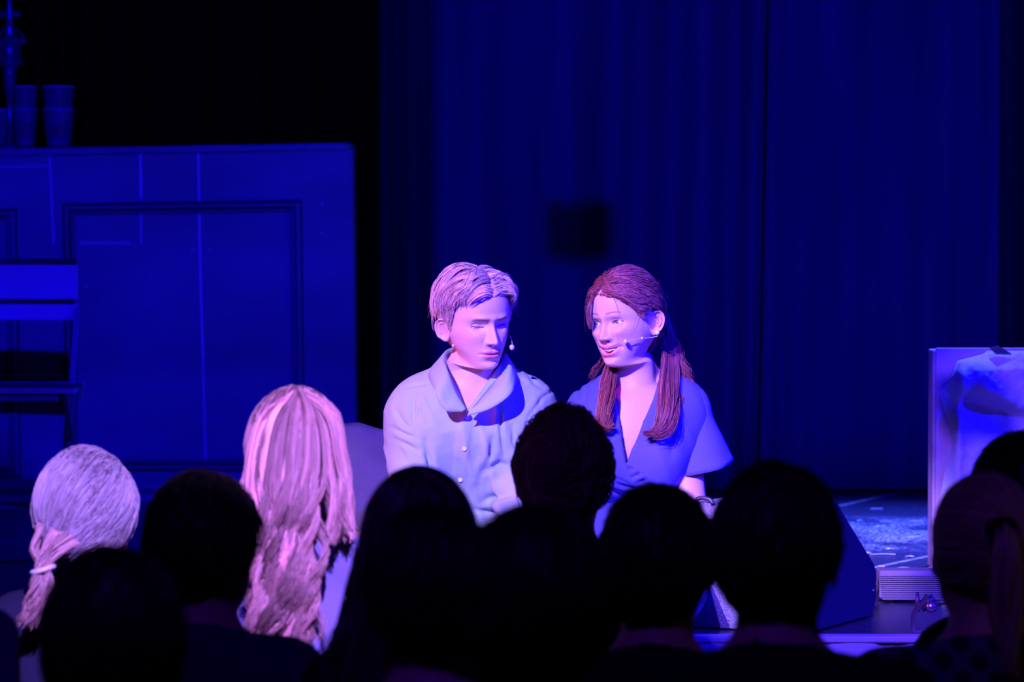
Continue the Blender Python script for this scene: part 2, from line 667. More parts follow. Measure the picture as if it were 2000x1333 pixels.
# small litter on the worn boards
lit = []
for (px, py, w, h, yaw, m) in [(1712, 997, 24, .02, .1, 0), (1790, 1021, 26, .02, 0, 0), (1717, 1032, 20, .03, .3, 0), (1785, 1052, 26, .025, .3, 0),
                               (1724, 1086, 50, .012, 0.02, 0), (1738, 1075, 14, .03, .4, 1), (1695, 1083, 9, .05, .2, 1), (1777, 1090, 16, .02, -.5, 0),
                               (1764, 1113, 26, .03, .2, 0), (1822, 1112, 10, .03, -1.0, 0), (1722, 1110, 6, .03, 1.2, 0), (1420, 977, 16, .02, .1, 0),
                               (1680, 1020, 12, .02, .4, 0), (1730, 1022, 24, .02, -.1, 0)]:
    p = onfloor(px, py)
    L = w / (FPX / p[1])
    q = np.array([[-.5, -.5, 0], [0, -.5, .35], [.5, -.5, 0], [.5, .5, .1], [0, .5, .4], [-.5, .5, 0]]) * [L, h * .55, 0.004]
    q = q @ rotz(yaw).T + [p[0], p[1], 0.003]
    V = np.concatenate([q, q + [0, 0, 0.001]])
    F = [np.array([[6, 7, 10, 11], [7, 8, 9, 10], [1, 0, 5, 4], [2, 1, 4, 3], [0, 1, 7, 6], [1, 2, 8, 7], [3, 4, 10, 9], [4, 5, 11, 10]])]
    lit.append((V, F))
V, F, _ = join(*lit)
o = part('litter', V, F, SCRAP, None, False)
tag(o, 'pale paper scraps and straw scattered on the scuffed stage floor left of the plaster panel', 'litter')
o['kind'] = 'stuff'


# ------------------------------------------------------------------ curtains
def curtain(name, label, x0, x1, slant0, slant1, y, amp, folds, mat, seed, ztop=3.2, turn=0.0):
    r = np.random.RandomState(seed)
    n, m = 240, 14
    u = np.linspace(0, 1, n)
    z = np.linspace(0.012, ztop, m)
    ph = np.cumsum(0.35 + 1.3 * vnoise(np.stack([u * folds * 0.8, u * 0 + seed, u * 0], -1)))
    ph = ph / ph[-1] * folds * 2 * np.pi
    av = 0.25 + 1.1 * vnoise(np.stack([u * folds * 0.55, u * 0 + seed + 4.2, u * 0], -1))
    U, Z = np.meshgrid(u, z, indexing='ij')
    zz = Z / 1.6
    X = (x0 + slant0 * zz) * (1 - U) + (x1 + slant1 * zz) * U
    wob = 0.8 * (vnoise(np.stack([U * 5 + seed, Z * 0.5, U * 0], -1)) - 0.5)
    Y = y - amp * (av[:, None]) * np.sin(ph[:, None] + wob) * (1.0 - 0.25 * Z / ztop)
    Y = Y + turn * (1 - sstep(0, .11, U))
    V = np.stack([X, Y, Z], -1).reshape(-1, 3)
    V, F = solidify(V, grid_faces(n, m, False)[:, ::-1], -0.004)
    o = part(name, V, F, mat)
    return tag(o, label, 'curtain')


curtain('stage_curtain', 'deep blue pleated stage curtain hanging behind the seated couple', -0.41, 0.790, 0, 0.03, 11.90, 0.060, 6, CURTAIN, 3, turn=0.20)
curtain('stage_curtain', 'narrow curtain leg added to darken the blue curtain just right of the bar', -0.42, -0.262, 0, 0, 11.78, 0.02, 2, CURTAIN2, 31)  # leg added only to darken the left edge of the blue curtain
curtain('stage_curtain', 'flatter deep blue stage curtain right of the dark seam, behind the plaster panel', 0.80, 1.572, 0.03, 0.0, 11.90, 0.013, 6, CURTAIN, 21)
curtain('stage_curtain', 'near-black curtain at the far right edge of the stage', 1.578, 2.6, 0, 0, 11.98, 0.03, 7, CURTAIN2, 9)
curtain('stage_curtain', 'black drape behind the bar and beside the blue curtain', -4.0, -0.36, 0, 0, 12.30, 0.04, 18, VELVET, 14)

# ------------------------------------------------------------------ the bar
BY = 11.5


def bx(px):
    return (px - 1000.0) / (FPX / BY)


def bz(py):
    return P(1000, py, BY)[2]


bar = thing('bar_counter', 'tall blue-lit panelled bar counter with glasses on top, left of the couple', 'bar counter', (-1.6, BY, 0))
part('front_board', *box((-2.9, BY, 0.0), (bx(697), BY + 0.04, bz(291)), 0.004), BARPAINT, bar, False)
part('end_board', *box((bx(697) - 0.035, BY + 0.04, 0.0), (bx(697) - 0.004, BY + 0.32, bz(291)), 0.003), BARPAINT, bar, False)
# top with a rounded, chipped front corner
tz0, tz1 = bz(293), bz(279)
out = [(-2.92, BY - 0.022), (bx(672), BY - 0.022), (bx(684), BY - 0.018), (bx(691), BY - 0.006), (bx(694), BY + 0.01), (bx(694), BY + 0.34), (-2.92, BY + 0.34)]
bm = bmesh.new()
vs = [bm.verts.new((a, b, tz0)) for a, b in out]
f = bm.faces.new(vs)
ex = bmesh.ops.extrude_face_region(bm, geom=[f])
bmesh.ops.translate(bm, vec=(0, 0, tz1 - tz0), verts=[v for v in ex['geom'] if isinstance(v, bmesh.types.BMVert)])
bmesh.ops.recalc_face_normals(bm, faces=bm.faces[:])
bmesh.ops.bevel(bm, geom=[e for e in bm.edges if abs(e.verts[0].co.z - e.verts[1].co.z) < 1e-5], offset=0.003, segments=1, affect='EDGES')
part('counter_top', *from_bm(bm), BARPAINT, bar, False)
part('plinth', *box((-2.9, BY - 0.018, 0.0), (bx(697), BY - 0.001, bz(938)), 0.004), BARPAINT, bar, False)
part('plinth_lip', *box((-2.9, BY - 0.030, bz(962)), (bx(697), BY - 0.019, bz(954)), 0.003), BARDARK, bar, False)


def strip(a, b, prof, inward):
    """mitred moulding strip from a to b (x,z) on the bar face; prof [(across, depth)]"""
    a, b, inward = np.array(a), np.array(b), np.array(inward)
    t = (b - a) / np.linalg.norm(b - a)
    rings = []
    for e, sgn in ((a, 1), (b, -1)):
        rings.append([[*(e + inward * w + sgn * t * w), dpt] for w, dpt in prof])
    rings = np.array(rings)
    V = np.stack([rings[..., 0], BY - rings[..., 2], rings[..., 1]], -1)
    V, F = loft(V)
    return V, F


def panel_frame(x0, x1, ztop, zbot):
    c = [(x0, ztop), (x1, ztop), (x1, zbot), (x0, zbot)]
    inw = [(0, -1), (-1, 0), (0, 1), (1, 0)]
    for i in range(4):
        d0 = .006 if i == 1 else .010  # the painted shade is narrower on the right upright
        bands = [('groove_shade', 0.0, d0, .004, GROOVESHADE), ('moulding_strip', d0, .019, .020, BARPAINT), ('groove_shade', .019, .027 if i != 1 else .021, .005, GROOVESHADE),
                 ('moulding_strip', .027 if i != 1 else .021, .036, .012, BARMOULD), ('groove_shade', .036, .040 if i != 1 else .037, .003, BARMOULD)]
        for nm, w0, w1, dep, mt in bands:
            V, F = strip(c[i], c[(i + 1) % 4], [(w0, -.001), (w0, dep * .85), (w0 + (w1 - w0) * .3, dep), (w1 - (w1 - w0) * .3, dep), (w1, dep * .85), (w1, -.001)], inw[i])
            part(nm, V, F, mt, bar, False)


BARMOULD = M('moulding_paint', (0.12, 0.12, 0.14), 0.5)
GROOVESHADE = M('groove_shade_paint', (0.022, 0.022, 0.03), 0.6)  # shadow lines of the moulding, painted as dark strips
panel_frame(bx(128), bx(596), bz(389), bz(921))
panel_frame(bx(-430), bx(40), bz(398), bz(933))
# the home-made carcass is a little out of square: its top drops towards the left, its uprights lean
for o in bar.children:
    for v in o.data.vertices:
        w = v.co + bar.location
        k = max(0.0, w.z) / 1.12
        v.co.z += 0.0175 * k * (w.x + 0.484)
        v.co.x += 0.012 * (0.0 - max(0.0, w.z - 0.15))


def line(x0, y0, x1, y1, w=3.0, proud=0.0022):
    """thin pale edge of a sheet of ply, standing a hair proud of the board"""
    a = np.array([bx(x0), bz(y0)]); b = np.array([bx(x1), bz(y1)])
    t = (b - a) / np.linalg.norm(b - a)
    n = np.array([-t[1], t[0]]) * w / (FPX / BY) / 2
    q = np.array([a - n, b - n, b + n, a + n])
    V = np.concatenate([np.stack([q[:, 0], np.full(4, BY + 0.001), q[:, 1]], -1), np.stack([q[:, 0], np.full(4, BY - proud), q[:, 1]], -1)])
    F = np.array([[4, 5, 6, 7], [0, 1, 5, 4], [1, 2, 6, 5], [2, 3, 7, 6], [3, 0, 4, 7]])
    part('pale_seam', V, F, CHALK, bar, False)


line(388, 293, 391, 520, 3.2)
line(391, 520, 396, 700, 3.6)
line(396, 700, 401, 915, 2.4)
line(275, 295, 276, 388, 3.4)
line(276, 420, 276, 476, 2.4)
line(98, 300, 105, 476, 2.4)
line(0, 326, 95, 325, 1.6)
line(155, 475, 255, 475, 2.2)
line(573, 455, 576, 520, 1.6)
line(245, 917, 405, 915, 3.0)
line(578, 560, 590, 780, 1.2)
for px, py in ((630, 398), (630, 455), (376, 487), (411, 487), (168, 560)):
    part('screw_head', *lathe([(.0032, 0), (.0030, .0012), (.0005, .0020)], (bx(px), BY + .0005, bz(py)), 10, 'y'), CHALK, bar)


# ------------------------------------------------------------------ things on the bar
TOPZ = tz1 - 0.0150


def tumbler(x, y, z0, r0, r1, h, label, group):
    t = thing('tumbler', label, 'glass', (x, y, z0), group)
    k = 32
    a = np.linspace(0, 2 * np.pi, k, endpoint=False)
    prof = [(r0 * 0.9, 0.0), (r0, 0.003), (r0 + (r1 - r0) * .35, h * .35), (r0 + (r1 - r0) * .8, h * .8), (r1, h - 0.001), (r1 - 0.0012, h),
            (r1 - 0.0025, h - 0.001), (r0 + (r1 - r0) * .8 - .0025, h * .8), (r0 + (r1 - r0) * .35 - .0027, h * .35), (r0 - 0.004, 0.012), (0.001, 0.011)]
    rings = []
    for i, (r, zz) in enumerate(prof):
        flute = 1 + (0.025 * np.cos(a * 12) if i in (1, 2) else 0)
        rings.append(np.stack([x + r * flute * np.cos(a), y + r * flute * np.sin(a), np.full(k, z0 + zz)], -1))
    V, F = loft(rings)
    part('bowl', V, F, GLASS, t)
    V, F = tube(np.stack([x + (r1 - 0.0008) * np.cos(np.linspace(0, 2 * np.pi, 33)), y + (r1 - 0.0008) * np.sin(np.linspace(0, 2 * np.pi, 33)), np.full(33, z0 + h + 0.0006)], -1), 0.0016, 6)
    part('rim', V, F, RIMGLASS, t)
    bp = [(r0 * .86, .0125), (r0 - .0045, .0125), (r0 - .0042, .017), (r0 * .8, .020), (.001, .020)]
    part('thick_base', *lathe(bp, (x, y, z0), 24), RIMGLASS, t)
    return t


def gx_(px, d=11.62):
    return (px - 1000) / (FPX / d)


G = 'tumblers on the bar top'
for (px, r0, r1, nm) in ((51, 0.029, 0.038, 'left'), (116, 0.037, 0.050, 'right')):
    for lev in range(2):
        word = ('lower', 'upper')[lev]
        tumbler(gx_(px), 11.62, TOPZ + 0.001 + lev * 0.071, r0, r1, 0.121,
                '%s clear tumbler of the %s nested stack on the bar top' % (word, 'narrower left' if nm == 'left' else 'wider right'), G)
tumbler(gx_(-4), 11.60, TOPZ + 0.001, 0.026, 0.036, 0.120, 'single clear tumbler at the left frame edge of the bar top', G)

# ornate candlestick with cut drops
cx, cy = gx_(14), 11.70
cs = thing('candlestick', 'tall dark ornate candlestick with glass drops behind the tumblers on the bar', 'candlestick', (cx, cy, TOPZ))
def zz(py): return P(1000, py, 11.7)[2] - TOPZ
prof = [(0.046, 0.0), (0.046, 0.006), (0.034, 0.014), (0.012, 0.03), (0.010, zz(190)), (0.017, zz(180)), (0.020, zz(165)), (0.022, zz(145)), (0.024, zz(138)),
        (0.016, zz(134)), (0.046, zz(126)), (0.046, zz(122)), (0.036, zz(112)), (0.037, zz(98)), (0.032, zz(84)), (0.022, zz(74)), (0.015, zz(66)), (0.021, zz(58)), (0.013, zz(48)),
        (0.010, zz(30)), (0.012, zz(20)), (0.008, zz(0)), (0.014, zz(-14)), (0.009, zz(-30)), (0.006, zz(-80))]
part('stem', *lathe(prof, (cx, cy, TOPZ), 28), GLOSSDARK, cs)
for i in range(10):
    a = i * 2 * math.pi / 10 + 0.3
    for (r, py, s) in ((0.046, 80, .006), (0.030, 28, .005)):
        part('glass_drop', *lathe([(0.0005, -s * 2), (s, -s * .6), (s * .8, s * .6), (0.0005, s * 2)], (cx + r * math.cos(a), cy + r * math.sin(a), TOPZ + zz(py)), 6), GLASS, cs, False)
    if i % 2 == 0:
        p0 = np.array([cx, cy, TOPZ + zz(56)]); q = np.array([cx + 0.046 * math.cos(a), cy + 0.046 * math.sin(a), TOPZ + zz(74)])
        part('drop_arm', *tube(spline([p0, (p0 + q) / 2 + [0, 0, 0.014], q], 8), 0.0022, 6), GLOSSDARK, cs)

# ------------------------------------------------------------------ folding chair before the bar
CD = 10.15
ch = thing('folding_chair', 'pale slatted folding chair standing in front of the bar at the left edge', 'chair', (-1.42, 10.0, 0))
def cxx(px, d=CD): return (px - 1000) / (FPX / d)
def czz(py, d=CD): return P(1000, py, d)[2]
xr = cxx(152)
xl = xr - 0.42
def slat(y0, y1, d0, d1, mat, nm, grow=0):
    n = 14
    u = np.linspace(0, 1, n)
    bow = 0.02 * (1 - (2 * u - 1) ** 2)
    rings = []
    for i in range(n):
        x = xl - grow + (xr - xl + 2 * grow) * u[i]
        rings.append([[x, CD + d0 + bow[i], czz(y1)], [x, CD + d1 + bow[i], czz(y1)], [x, CD + d1 + bow[i], czz(y0)], [x, CD + d0 + bow[i], czz(y0)]])
    V, F = loft(rings)
    part(nm, V, F, mat, ch, False)
slat(518, 584, -0.012, 0.006, CHAIRWOOD, 'back_slat')
slat(595, 625, -0.012, 0.006, CHAIRWOOD, 'back_slat')
slat(506, 517.5, -0.010, 0.010, CHAIRDARK, 'top_rail', -0.004)
slat(584.5, 594.5, -0.006, 0.004, CHAIRDARK, 'middle_rail', -0.008)
def flat_bar(a, b, w, t):
    """flat bar from a to b, w wide in x, t thick in y"""
    a, b = np.array(a, float), np.array(b, float)
    q = np.array([[-w / 2, -t / 2, 0], [w / 2, -t / 2, 0], [w / 2, t / 2, 0], [-w / 2, t / 2, 0]])
    return loft([a + q, b + q])
SEATZ = 0.425
for x, s in ((xr - 0.003, 1), (xl + 0.003, -1)):
    # long frame: back post that runs forward down to the front foot
    part('leg', *flat_bar((x, CD + 0.016, czz(585)), (x + s * 0.016, 9.68, 0.0), 0.013, 0.022), CHAIRMETAL, ch, False)
    # short frame: seat front to the rear foot
    part('leg', *flat_bar((x + s * 0.022, 9.70, SEATZ), (x + s * 0.004, 10.30, 0.0), 0.012, 0.022), CHAIRMETAL, ch, False)
    part('bracket', *box((x + s * .004 - 0.014, CD - 0.03, SEATZ - 0.035), (x + s * .004 + 0.014, CD + 0.0, SEATZ - 0.001), 0.003), CHAIRMETAL, ch, False)
for i in range(5):
    y0 = 9.70 + i * 0.088
    part('seat_slat', *box((xl - 0.045 + i * .006, y0, SEATZ), (xr + 0.045 - i * 0.006, y0 + 0.076, SEATZ + 0.014), 0.003), CHAIRWOOD if i in (0, 4) else CHAIRSEAT, ch, False)
part('cross_bar', *box((xl, 9.69, SEATZ - 0.02), (xr, 9.705, SEATZ - 0.004), 0.003), CHAIRMETAL, ch, False)
part('cross_bar', *box((xl, 10.20, 0.08), (xr, 10.215, 0.095), 0.003), CHAIRMETAL, ch, False)

# ------------------------------------------------------------------ plaster relief panel, right
PD = 9.30
px0 = (1829 - 1000) / (FPX / PD)
panel = thing('relief_panel', 'square board with pale plastered cloth relief standing on the stage at right', 'scenery panel', (1.4, PD, 0))
H = P(1000, 680, PD)[2]
W = 0.62
part('board', *box((px0, PD, 0.0), (px0 + W, PD + 0.018, H), 0.002), ROCKRED, panel, False)
part('side_batten', *box((px0 - 0.006, PD + 0.019, 0.0), (px0 + 0.03, PD + 0.12, H - 0.006), 0.003), ROCKRED, panel, False)
part('side_batten', *box((px0 + W - 0.03, PD + 0.019, 0.0), (px0 + W + 0.004, PD + 0.12, H - 0.006), 0.003), ROCKRED, panel, False)
nx, nz = 160, 140
u = np.linspace(0, 1, nx); w = np.linspace(0, 1, nz)
# left outline of the cloth in photo pixels (y -> x), the rest covers the board
oy = np.array([690, 705, 745, 765, 800, 830, 865, 900, 925, 960, 1000, 1060, 1112])
ox = np.array([1925, 1868, 1850, 1837, 1845, 1856, 1862, 1856, 1846, 1840, 1838, 1834, 1832])
Z = 0.002 + w * (P(1000, 684, PD)[2] - 0.004)
pyv = np.array([666.5 + FPX * math.tan(math.atan((CAM_Z - z) / PD) - PITCH) for z in Z])
xl_ = np.interp(pyv, oy, ox)
xl_ = (xl_ - 1000) / (FPX / PD)
X = xl_[None, :] + (px0 + W - 0.004 - xl_[None, :]) * u[:, None]
ZZ = np.broadcast_to(Z[None, :], X.shape)
PX = 1000 + X * FPX / PD
PY = np.broadcast_to(pyv[None, :], X.shape)
def g2(x, y, sx, sy, ang=0):
    dx, dy = PX - x, PY - y
    c, s = math.cos(ang), math.sin(ang)
    return np.exp(-((dx * c + dy * s) / sx) ** 2 - ((-dx * s + dy * c) / sy) ** 2)
h = 0.030 * (1 - np.exp(-(u[:, None] / 0.05)) ) * np.minimum(1, (1 - w[None, :]) * 12)
h = h + 0.030 * g2(1872, 750, 14, 60) + 0.045 * g2(1905, 740, 60, 40, 0.5) + 0.03 * g2(1868, 880, 14, 110) + 0.022 * g2(1960, 720, 60, 40)
h = h - 0.040 * g2(1930, 800, 90, 22, 0.30) - 0.03 * g2(1990, 850, 60, 26, 0.4) - 0.005 * g2(1893, 755, 9, 40, -0.35)
h = h + 0.03 * g2(1960, 775, 70, 22, 0.30) + 0.02 * g2(1890, 990, 20, 90)
nv = np.stack([X * 9, ZZ * 9, X * 0 + 2], -1)
h = h + 0.020 * (fbm(nv, 4) - 0.5) + 0.009 * (fbm(nv * 6, 3) - 0.5) + 0.012 * np.maximum(fbm(nv * 9 + 4, 3) - 0.62, 0)
h = np.maximum(h, 0.004)
h[0] = 0.0005; h[-1] = 0.001; h[:, 0] = 0.001; h[:, -1] = 0.001
V = np.stack([X, PD - 0.0008 - h, ZZ], -1).reshape(-1, 3)
part('plaster_cloth', V, grid_faces(nx, nz, False), ROCK, panel)
# flap at the top, coloured dark to stand for a shadow
fl_pts = [P(1933, 681, PD - 0.03), P(1950, 677, PD - 0.045), P(1975, 693, PD - 0.035), P(1945, 692, PD - 0.03)]
V, F = solidify(np.array(fl_pts), np.array([[0, 3, 2, 1]]), 0.004)
part('shadow_flap', V, F, DARKSTEEL, panel, False)

# ------------------------------------------------------------------ grey boulder behind the audience woman
bm = bmesh.new()
bmesh.ops.create_icosphere(bm, subdivisions=5, radius=1.0)
V, F = from_bm(bm)
ctr = np.array([(690 - 1000) / (FPX / 8.95), 8.95, 0.10])
n = norm(V)
rr = 1 + 0.16 * (fbm(n * 1.6 + 3, 3) - 0.5) + 0.05 * (fbm(n * 5 + 1, 3) - 0.5)
V = n * rr[:, None] * [0.27, 0.20, 0.285]
V[:, 2] = np.where(V[:, 2] < -0.098, -0.098, V[:, 2])
V = V + ctr
o = part('boulder', V, F, SACK)
tag(o, 'rounded grey stage boulder on the floor behind the man', 'boulder')

# ------------------------------------------------------------------ floor monitor wedge
MC = np.array([(1585 - 1000) / FPX * 7.84, 7.84, 0])          # front corner
MU = np.array([0.44, 0.898, 0]); MW = np.array([-0.898, 0.44, 0])
MH = P(1400, 986, 7.90)[2]
prof = [(0, .004), (0, MH - .006), (.006, MH), (.150, MH), (.162, MH - .008), (.385, .118), (.400, .100), (.400, .040), (.372, .004)]
wed = thing('floor_monitor', 'speckled wedge floor monitor on the stage edge beside the woman', 'speaker', tuple(MC + MU * .2 + MW * .13))
rings = [[MC + MU * u + MW * t + np.array([0, 0, z]) for u, z in prof] for t in (.270, .012)]
part('cabinet', *loft(rings), SPEAKERP, wed, False)
pc = np.mean(prof, 0)
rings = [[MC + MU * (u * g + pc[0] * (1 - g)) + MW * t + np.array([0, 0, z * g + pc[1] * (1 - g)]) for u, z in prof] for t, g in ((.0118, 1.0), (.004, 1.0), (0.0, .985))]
part('side_panel', *loft(rings), SPEAKERSHADE, wed, False)
hp0 = MC + MW * .262 + np.array([0, 0, MH])
part('carrying_handle', *tube(spline([hp0 + [0, 0, -.002] - MU * .01, hp0 + [0, 0, .008], hp0 - MW * .014 + [0, 0, .010], hp0 - MW * .030 + [0, 0, .006], hp0 - MW * .036 + [0, 0, -.003]], 14), 0.005, 8), DARKSTEEL, wed)
part('grille', *loft([[MC + MU * (u0 + n_[0] * k) + MW * t + np.array([0, 0, z0 + n_[1] * k]) for (u0, z0), k in (((.172, MH - .022), 0), ((.172, MH - .022), .004), ((.378, .124), .004), ((.378, .124), 0))] for n_ in [((MH - .118) / .25, .22 / .25)] for t in (.255, .025)]), DARKSTEEL, wed, False)
for u, z in ((.02, .02), (.38, .06), (.02, MH - .02)):
    V, F = lathe([(0.004, 0), (0.004, 0.002), (0.001, 0.003)], (0, 0, 0), 10, 'y')
    part('corner_screw', V @ rotz(math.atan2(.44, .898)).T * 1.0 + (MC + MU * u + np.array([0, 0, z])) - MW * .0005, F, STEEL, wed)

# ------------------------------------------------------------------ ribbed batten light
LD = 8.47
lx0, lx1 = (1714 - 1000) / (FPX / LD), (1868 - 1000) / (FPX / LD)
lz0, lz1 = 0.010, P(1000, 1116, LD)[2]
led = thing('batten_light', 'low ribbed metal batten light lying before the plaster panel', 'stage light', ((lx0 + lx1) / 2, LD, 0))
part('housing', *box((lx0 + 0.008, LD + 0.008, lz0), (lx1 - 0.02, LD + 0.09, lz1), 0.004), ALU, led, False)
for i in range(13):
    z = lz0 + (lz1 - lz0 - 0.012) * i / 12.0
    part('cooling_fin', *box((lx0 + 0.006 + 0.0006 * (12 - i), LD - 0.006, z), (lx1 - 0.03, LD + 0.0075, z + 0.0028)), ALU, led, False)
V, F = lathe([(0.020, 0), (0.020, 0.006), (0.014, 0.010), (0.001, 0.011)], (0, 0, 0), 20, 'x')
V = V * [-1, 1, 1]
part('end_knob', V * [-1, 1, 1] + [lx0 - 0.004, LD + 0.03, lz0 + 0.03], F, STEEL, led)
part('end_cap', *box((lx1 - 0.028, LD - 0.012, lz0 + 0.004), (lx1 - 0.008, LD + 0.06, lz0 + 0.036), 0.004), STEEL, led, False)
for x in (lx0 + 0.02, lx1 - 0.05):
    part('foot', *box((x, LD + 0.01, 0.0), (x + 0.02, LD + 0.08, lz0 - 0.0005), 0.001), DARKSTEEL, led, False)

# ------------------------------------------------------------------ hook clamp on the stage edge
KD = 7.84
cl = thing('hook_clamp', 'curved metal hook clamp standing on the stage edge near the batten light', 'clamp', (P(1800, 1250, KD)[0], KD, 0))
kp = [P(1812, 1254, KD), P(1800, 1253, KD), P(1788, 1244, KD), P(1783, 1222, KD), P(1785, 1200, KD), P(1795, 1185, KD), P(1806, 1172, KD), P(1812, 1162, KD)]
c = spline(kp, 30)
c[:, 2] = np.maximum(c[:, 2], 0.0075)
t = norm(np.gradient(c, axis=0))
nrm = np.stack([-t[:, 2], t[:, 1] * 0, t[:, 0]], -1)
rings = []
for i in range(30):
    a, b = nrm[i] * 0.0035, np.array([0, 0.012, 0])
    rings.append([c[i] - a - b, c[i] + a - b, c[i] + a + b, c[i] - a + b])
part('hook', *loft(rings), STEEL, cl, False)
part('wing_bolt', *tube([P(1793, 1196, KD), P(1792, 1178, KD), P(1792, 1158, KD)], [0.004, 0.006, 0.003], 8), DARKSTEEL, cl)
part('clamp_arm', *tube([P(1798, 1190, KD), P(1812, 1176, KD), P(1824, 1168, KD)], [0.010, 0.012, 0.009], 8), DARKSTEEL, cl)
part('knob', *lathe([(0.001, -0.012), (0.010, -0.010), (0.013, 0.0), (0.010, 0.010), (0.001, 0.012)], P(1819, 1186, KD - 0.004), 14, 'x'), STEEL, cl)
part('rod', *tube([P(1824, 1178, KD), P(1870, 1176, KD)], 0.006, 8), DARKSTEEL, cl)
part('foot', *box(P(1797, 1254, KD) * [1, 0, 0] + [0, KD - 0.016, 0.004], P(1824, 1254, KD) * [1, 0, 0] + [0, KD + 0.016, 0.010], 0.002), DARKSTEEL, cl, False)

# ------------------------------------------------------------------ chair back at the left edge
AFZ = -0.80
ac = thing('auditorium_chair', 'dark blue chair with rounded back corner at the lower left edge', 'chair', (-0.98, 5.9, AFZ))
DARKBLUE = M('dark_blue_fabric', (0.05, 0.05, 0.14), 0.9)
top = P(10, 1188, 5.75)
bm = bmesh.new()
xr_ = P(36, 1200, 5.75)[0]
pts = []
for k in range(7):
    a = math.pi / 2 * (1 - k / 6)
    pts.append((xr_ - 0.05 + 0.05 * math.cos(a), top[2] - 0.05 + 0.05 * math.sin(a)))
pts = [(xr_ - 0.42 + (xr_ - p[0]), p[1]) for p in pts[::-1]] + pts + [(xr_, AFZ + 0.47), (xr_ - 0.42, AFZ + 0.47)]
rings = [[[p[0], y, p[1]] for p in pts] for y in (5.73, 5.77)]
part('backrest', *loft(rings), DARKBLUE, ac, False)
part('seat', *box((xr_ - 0.43, 5.78, AFZ + 0.41), (xr_ + 0.01, 6.18, AFZ + 0.46), 0.015, 2), DARKBLUE, ac)
for x in (xr_ - 0.40, xr_ - 0.02):
    for y in (5.76, 6.14):
        part('leg', *tube([(x, y, AFZ), (x, y, AFZ + 0.415)], 0.012, 8), DARKSTEEL, ac)

# ------------------------------------------------------------------ unseen lantern, added above the actors to throw the square shade on the curtain
hp = P(1132, 448, 11.87)
bl = np.array([0.0, 1.5, 2.75])
q = bl + (hp - bl) * ((6.4 - 1.5) / (11.87 - 1.5))
ln = thing('unseen_lantern', 'unseen small black lantern added above the stage to shade a square of curtain', 'stage light', tuple(q))
part('lantern_body', *box(q - [0.052, 0.05, 0.037], q + [0.052, 0.05, 0.037], 0.004), BLACK, ln, False)
part('hanging_rod', *tube([q + [0, 0, 0.037], [q[0], q[1], 5.2]], 0.003, 8), BLACK, ln)

# ------------------------------------------------------------------ people: shared builders
SKIN = M('fair_skin', (0.78, 0.455, 0.45), 0.45, attr=True, sss=0.12, bump=(260, 0.08, 0.001), spec=0.4)
SKIN2 = M('audience_skin', (0.36, 0.17, 0.14), 0.6, spec=0.2)
EYE = M('eyeball', (1, 1, 1), 0.08, attr=True, spec=0.6)
TOOTH = M('teeth', (0.85, 0.82, 0.78), 0.25)


def hair_mat(name, c, rough=0.38, spec=0.5):
    return M(name, c, rough, attr=True, spec=spec)


# front path (y,z), back path (y,z), half width, for rings from the crown down to the chest
ST = np.array([
    (0.004, .1185, 0.006, .1185, .0010),
    (-.022, .1165, .034, .1160, .026),
    (-.050, .1080, .062, .1065, .0455),
    (-.073, .0920, .083, .0880, .0610),
    (-.0865, .0700, .0955, .0650, .0705),
    (-.0925, .0450, .1010, .0400, .0755),
    (-.0935, .0200, .1020, .0180, .0768),
    (-.0895, .0000, .1000, .0000, .0762),
    (-.0900, -.0250, .0950, -.0180, .0735),
    (-.0915, -.0500, .0850, -.0360, .0695),
    (-.0925, -.0720, .0740, -.0520, .0640),
    (-.0905, -.0900, .0650, -.0660, .0570),
    (-.0880, -.1050, .0590, -.0770, .0500),
    (-.0770, -.1155, .0555, -.0870, .0470),
    (-.0540, -.1160, .0540, -.0970, .0500),
    (-.0330, -.1140, .0545, -.1070, .0530),
    (-.0230, -.1270, .0570, -.1200, .0545),
    (-.0240, -.1500, .0610, -.1360, .0555),
    (-.0300, -.1720, .0690, -.1520, .0620),
    (-.0390, -.1880, .0800, -.1650, .0850),
    (-.0540, -.2050, .0900, -.1850, .1150),
    (-.0700, -.2350, .0950, -.2200, .1300),
    (-.0850, -.2800, .0950, -.2600, .1350),
    (-.0950, -.3300, .0950, -.3100, .1350),
    (-.0900, -.3900, .0900, -.3800, .1300)])


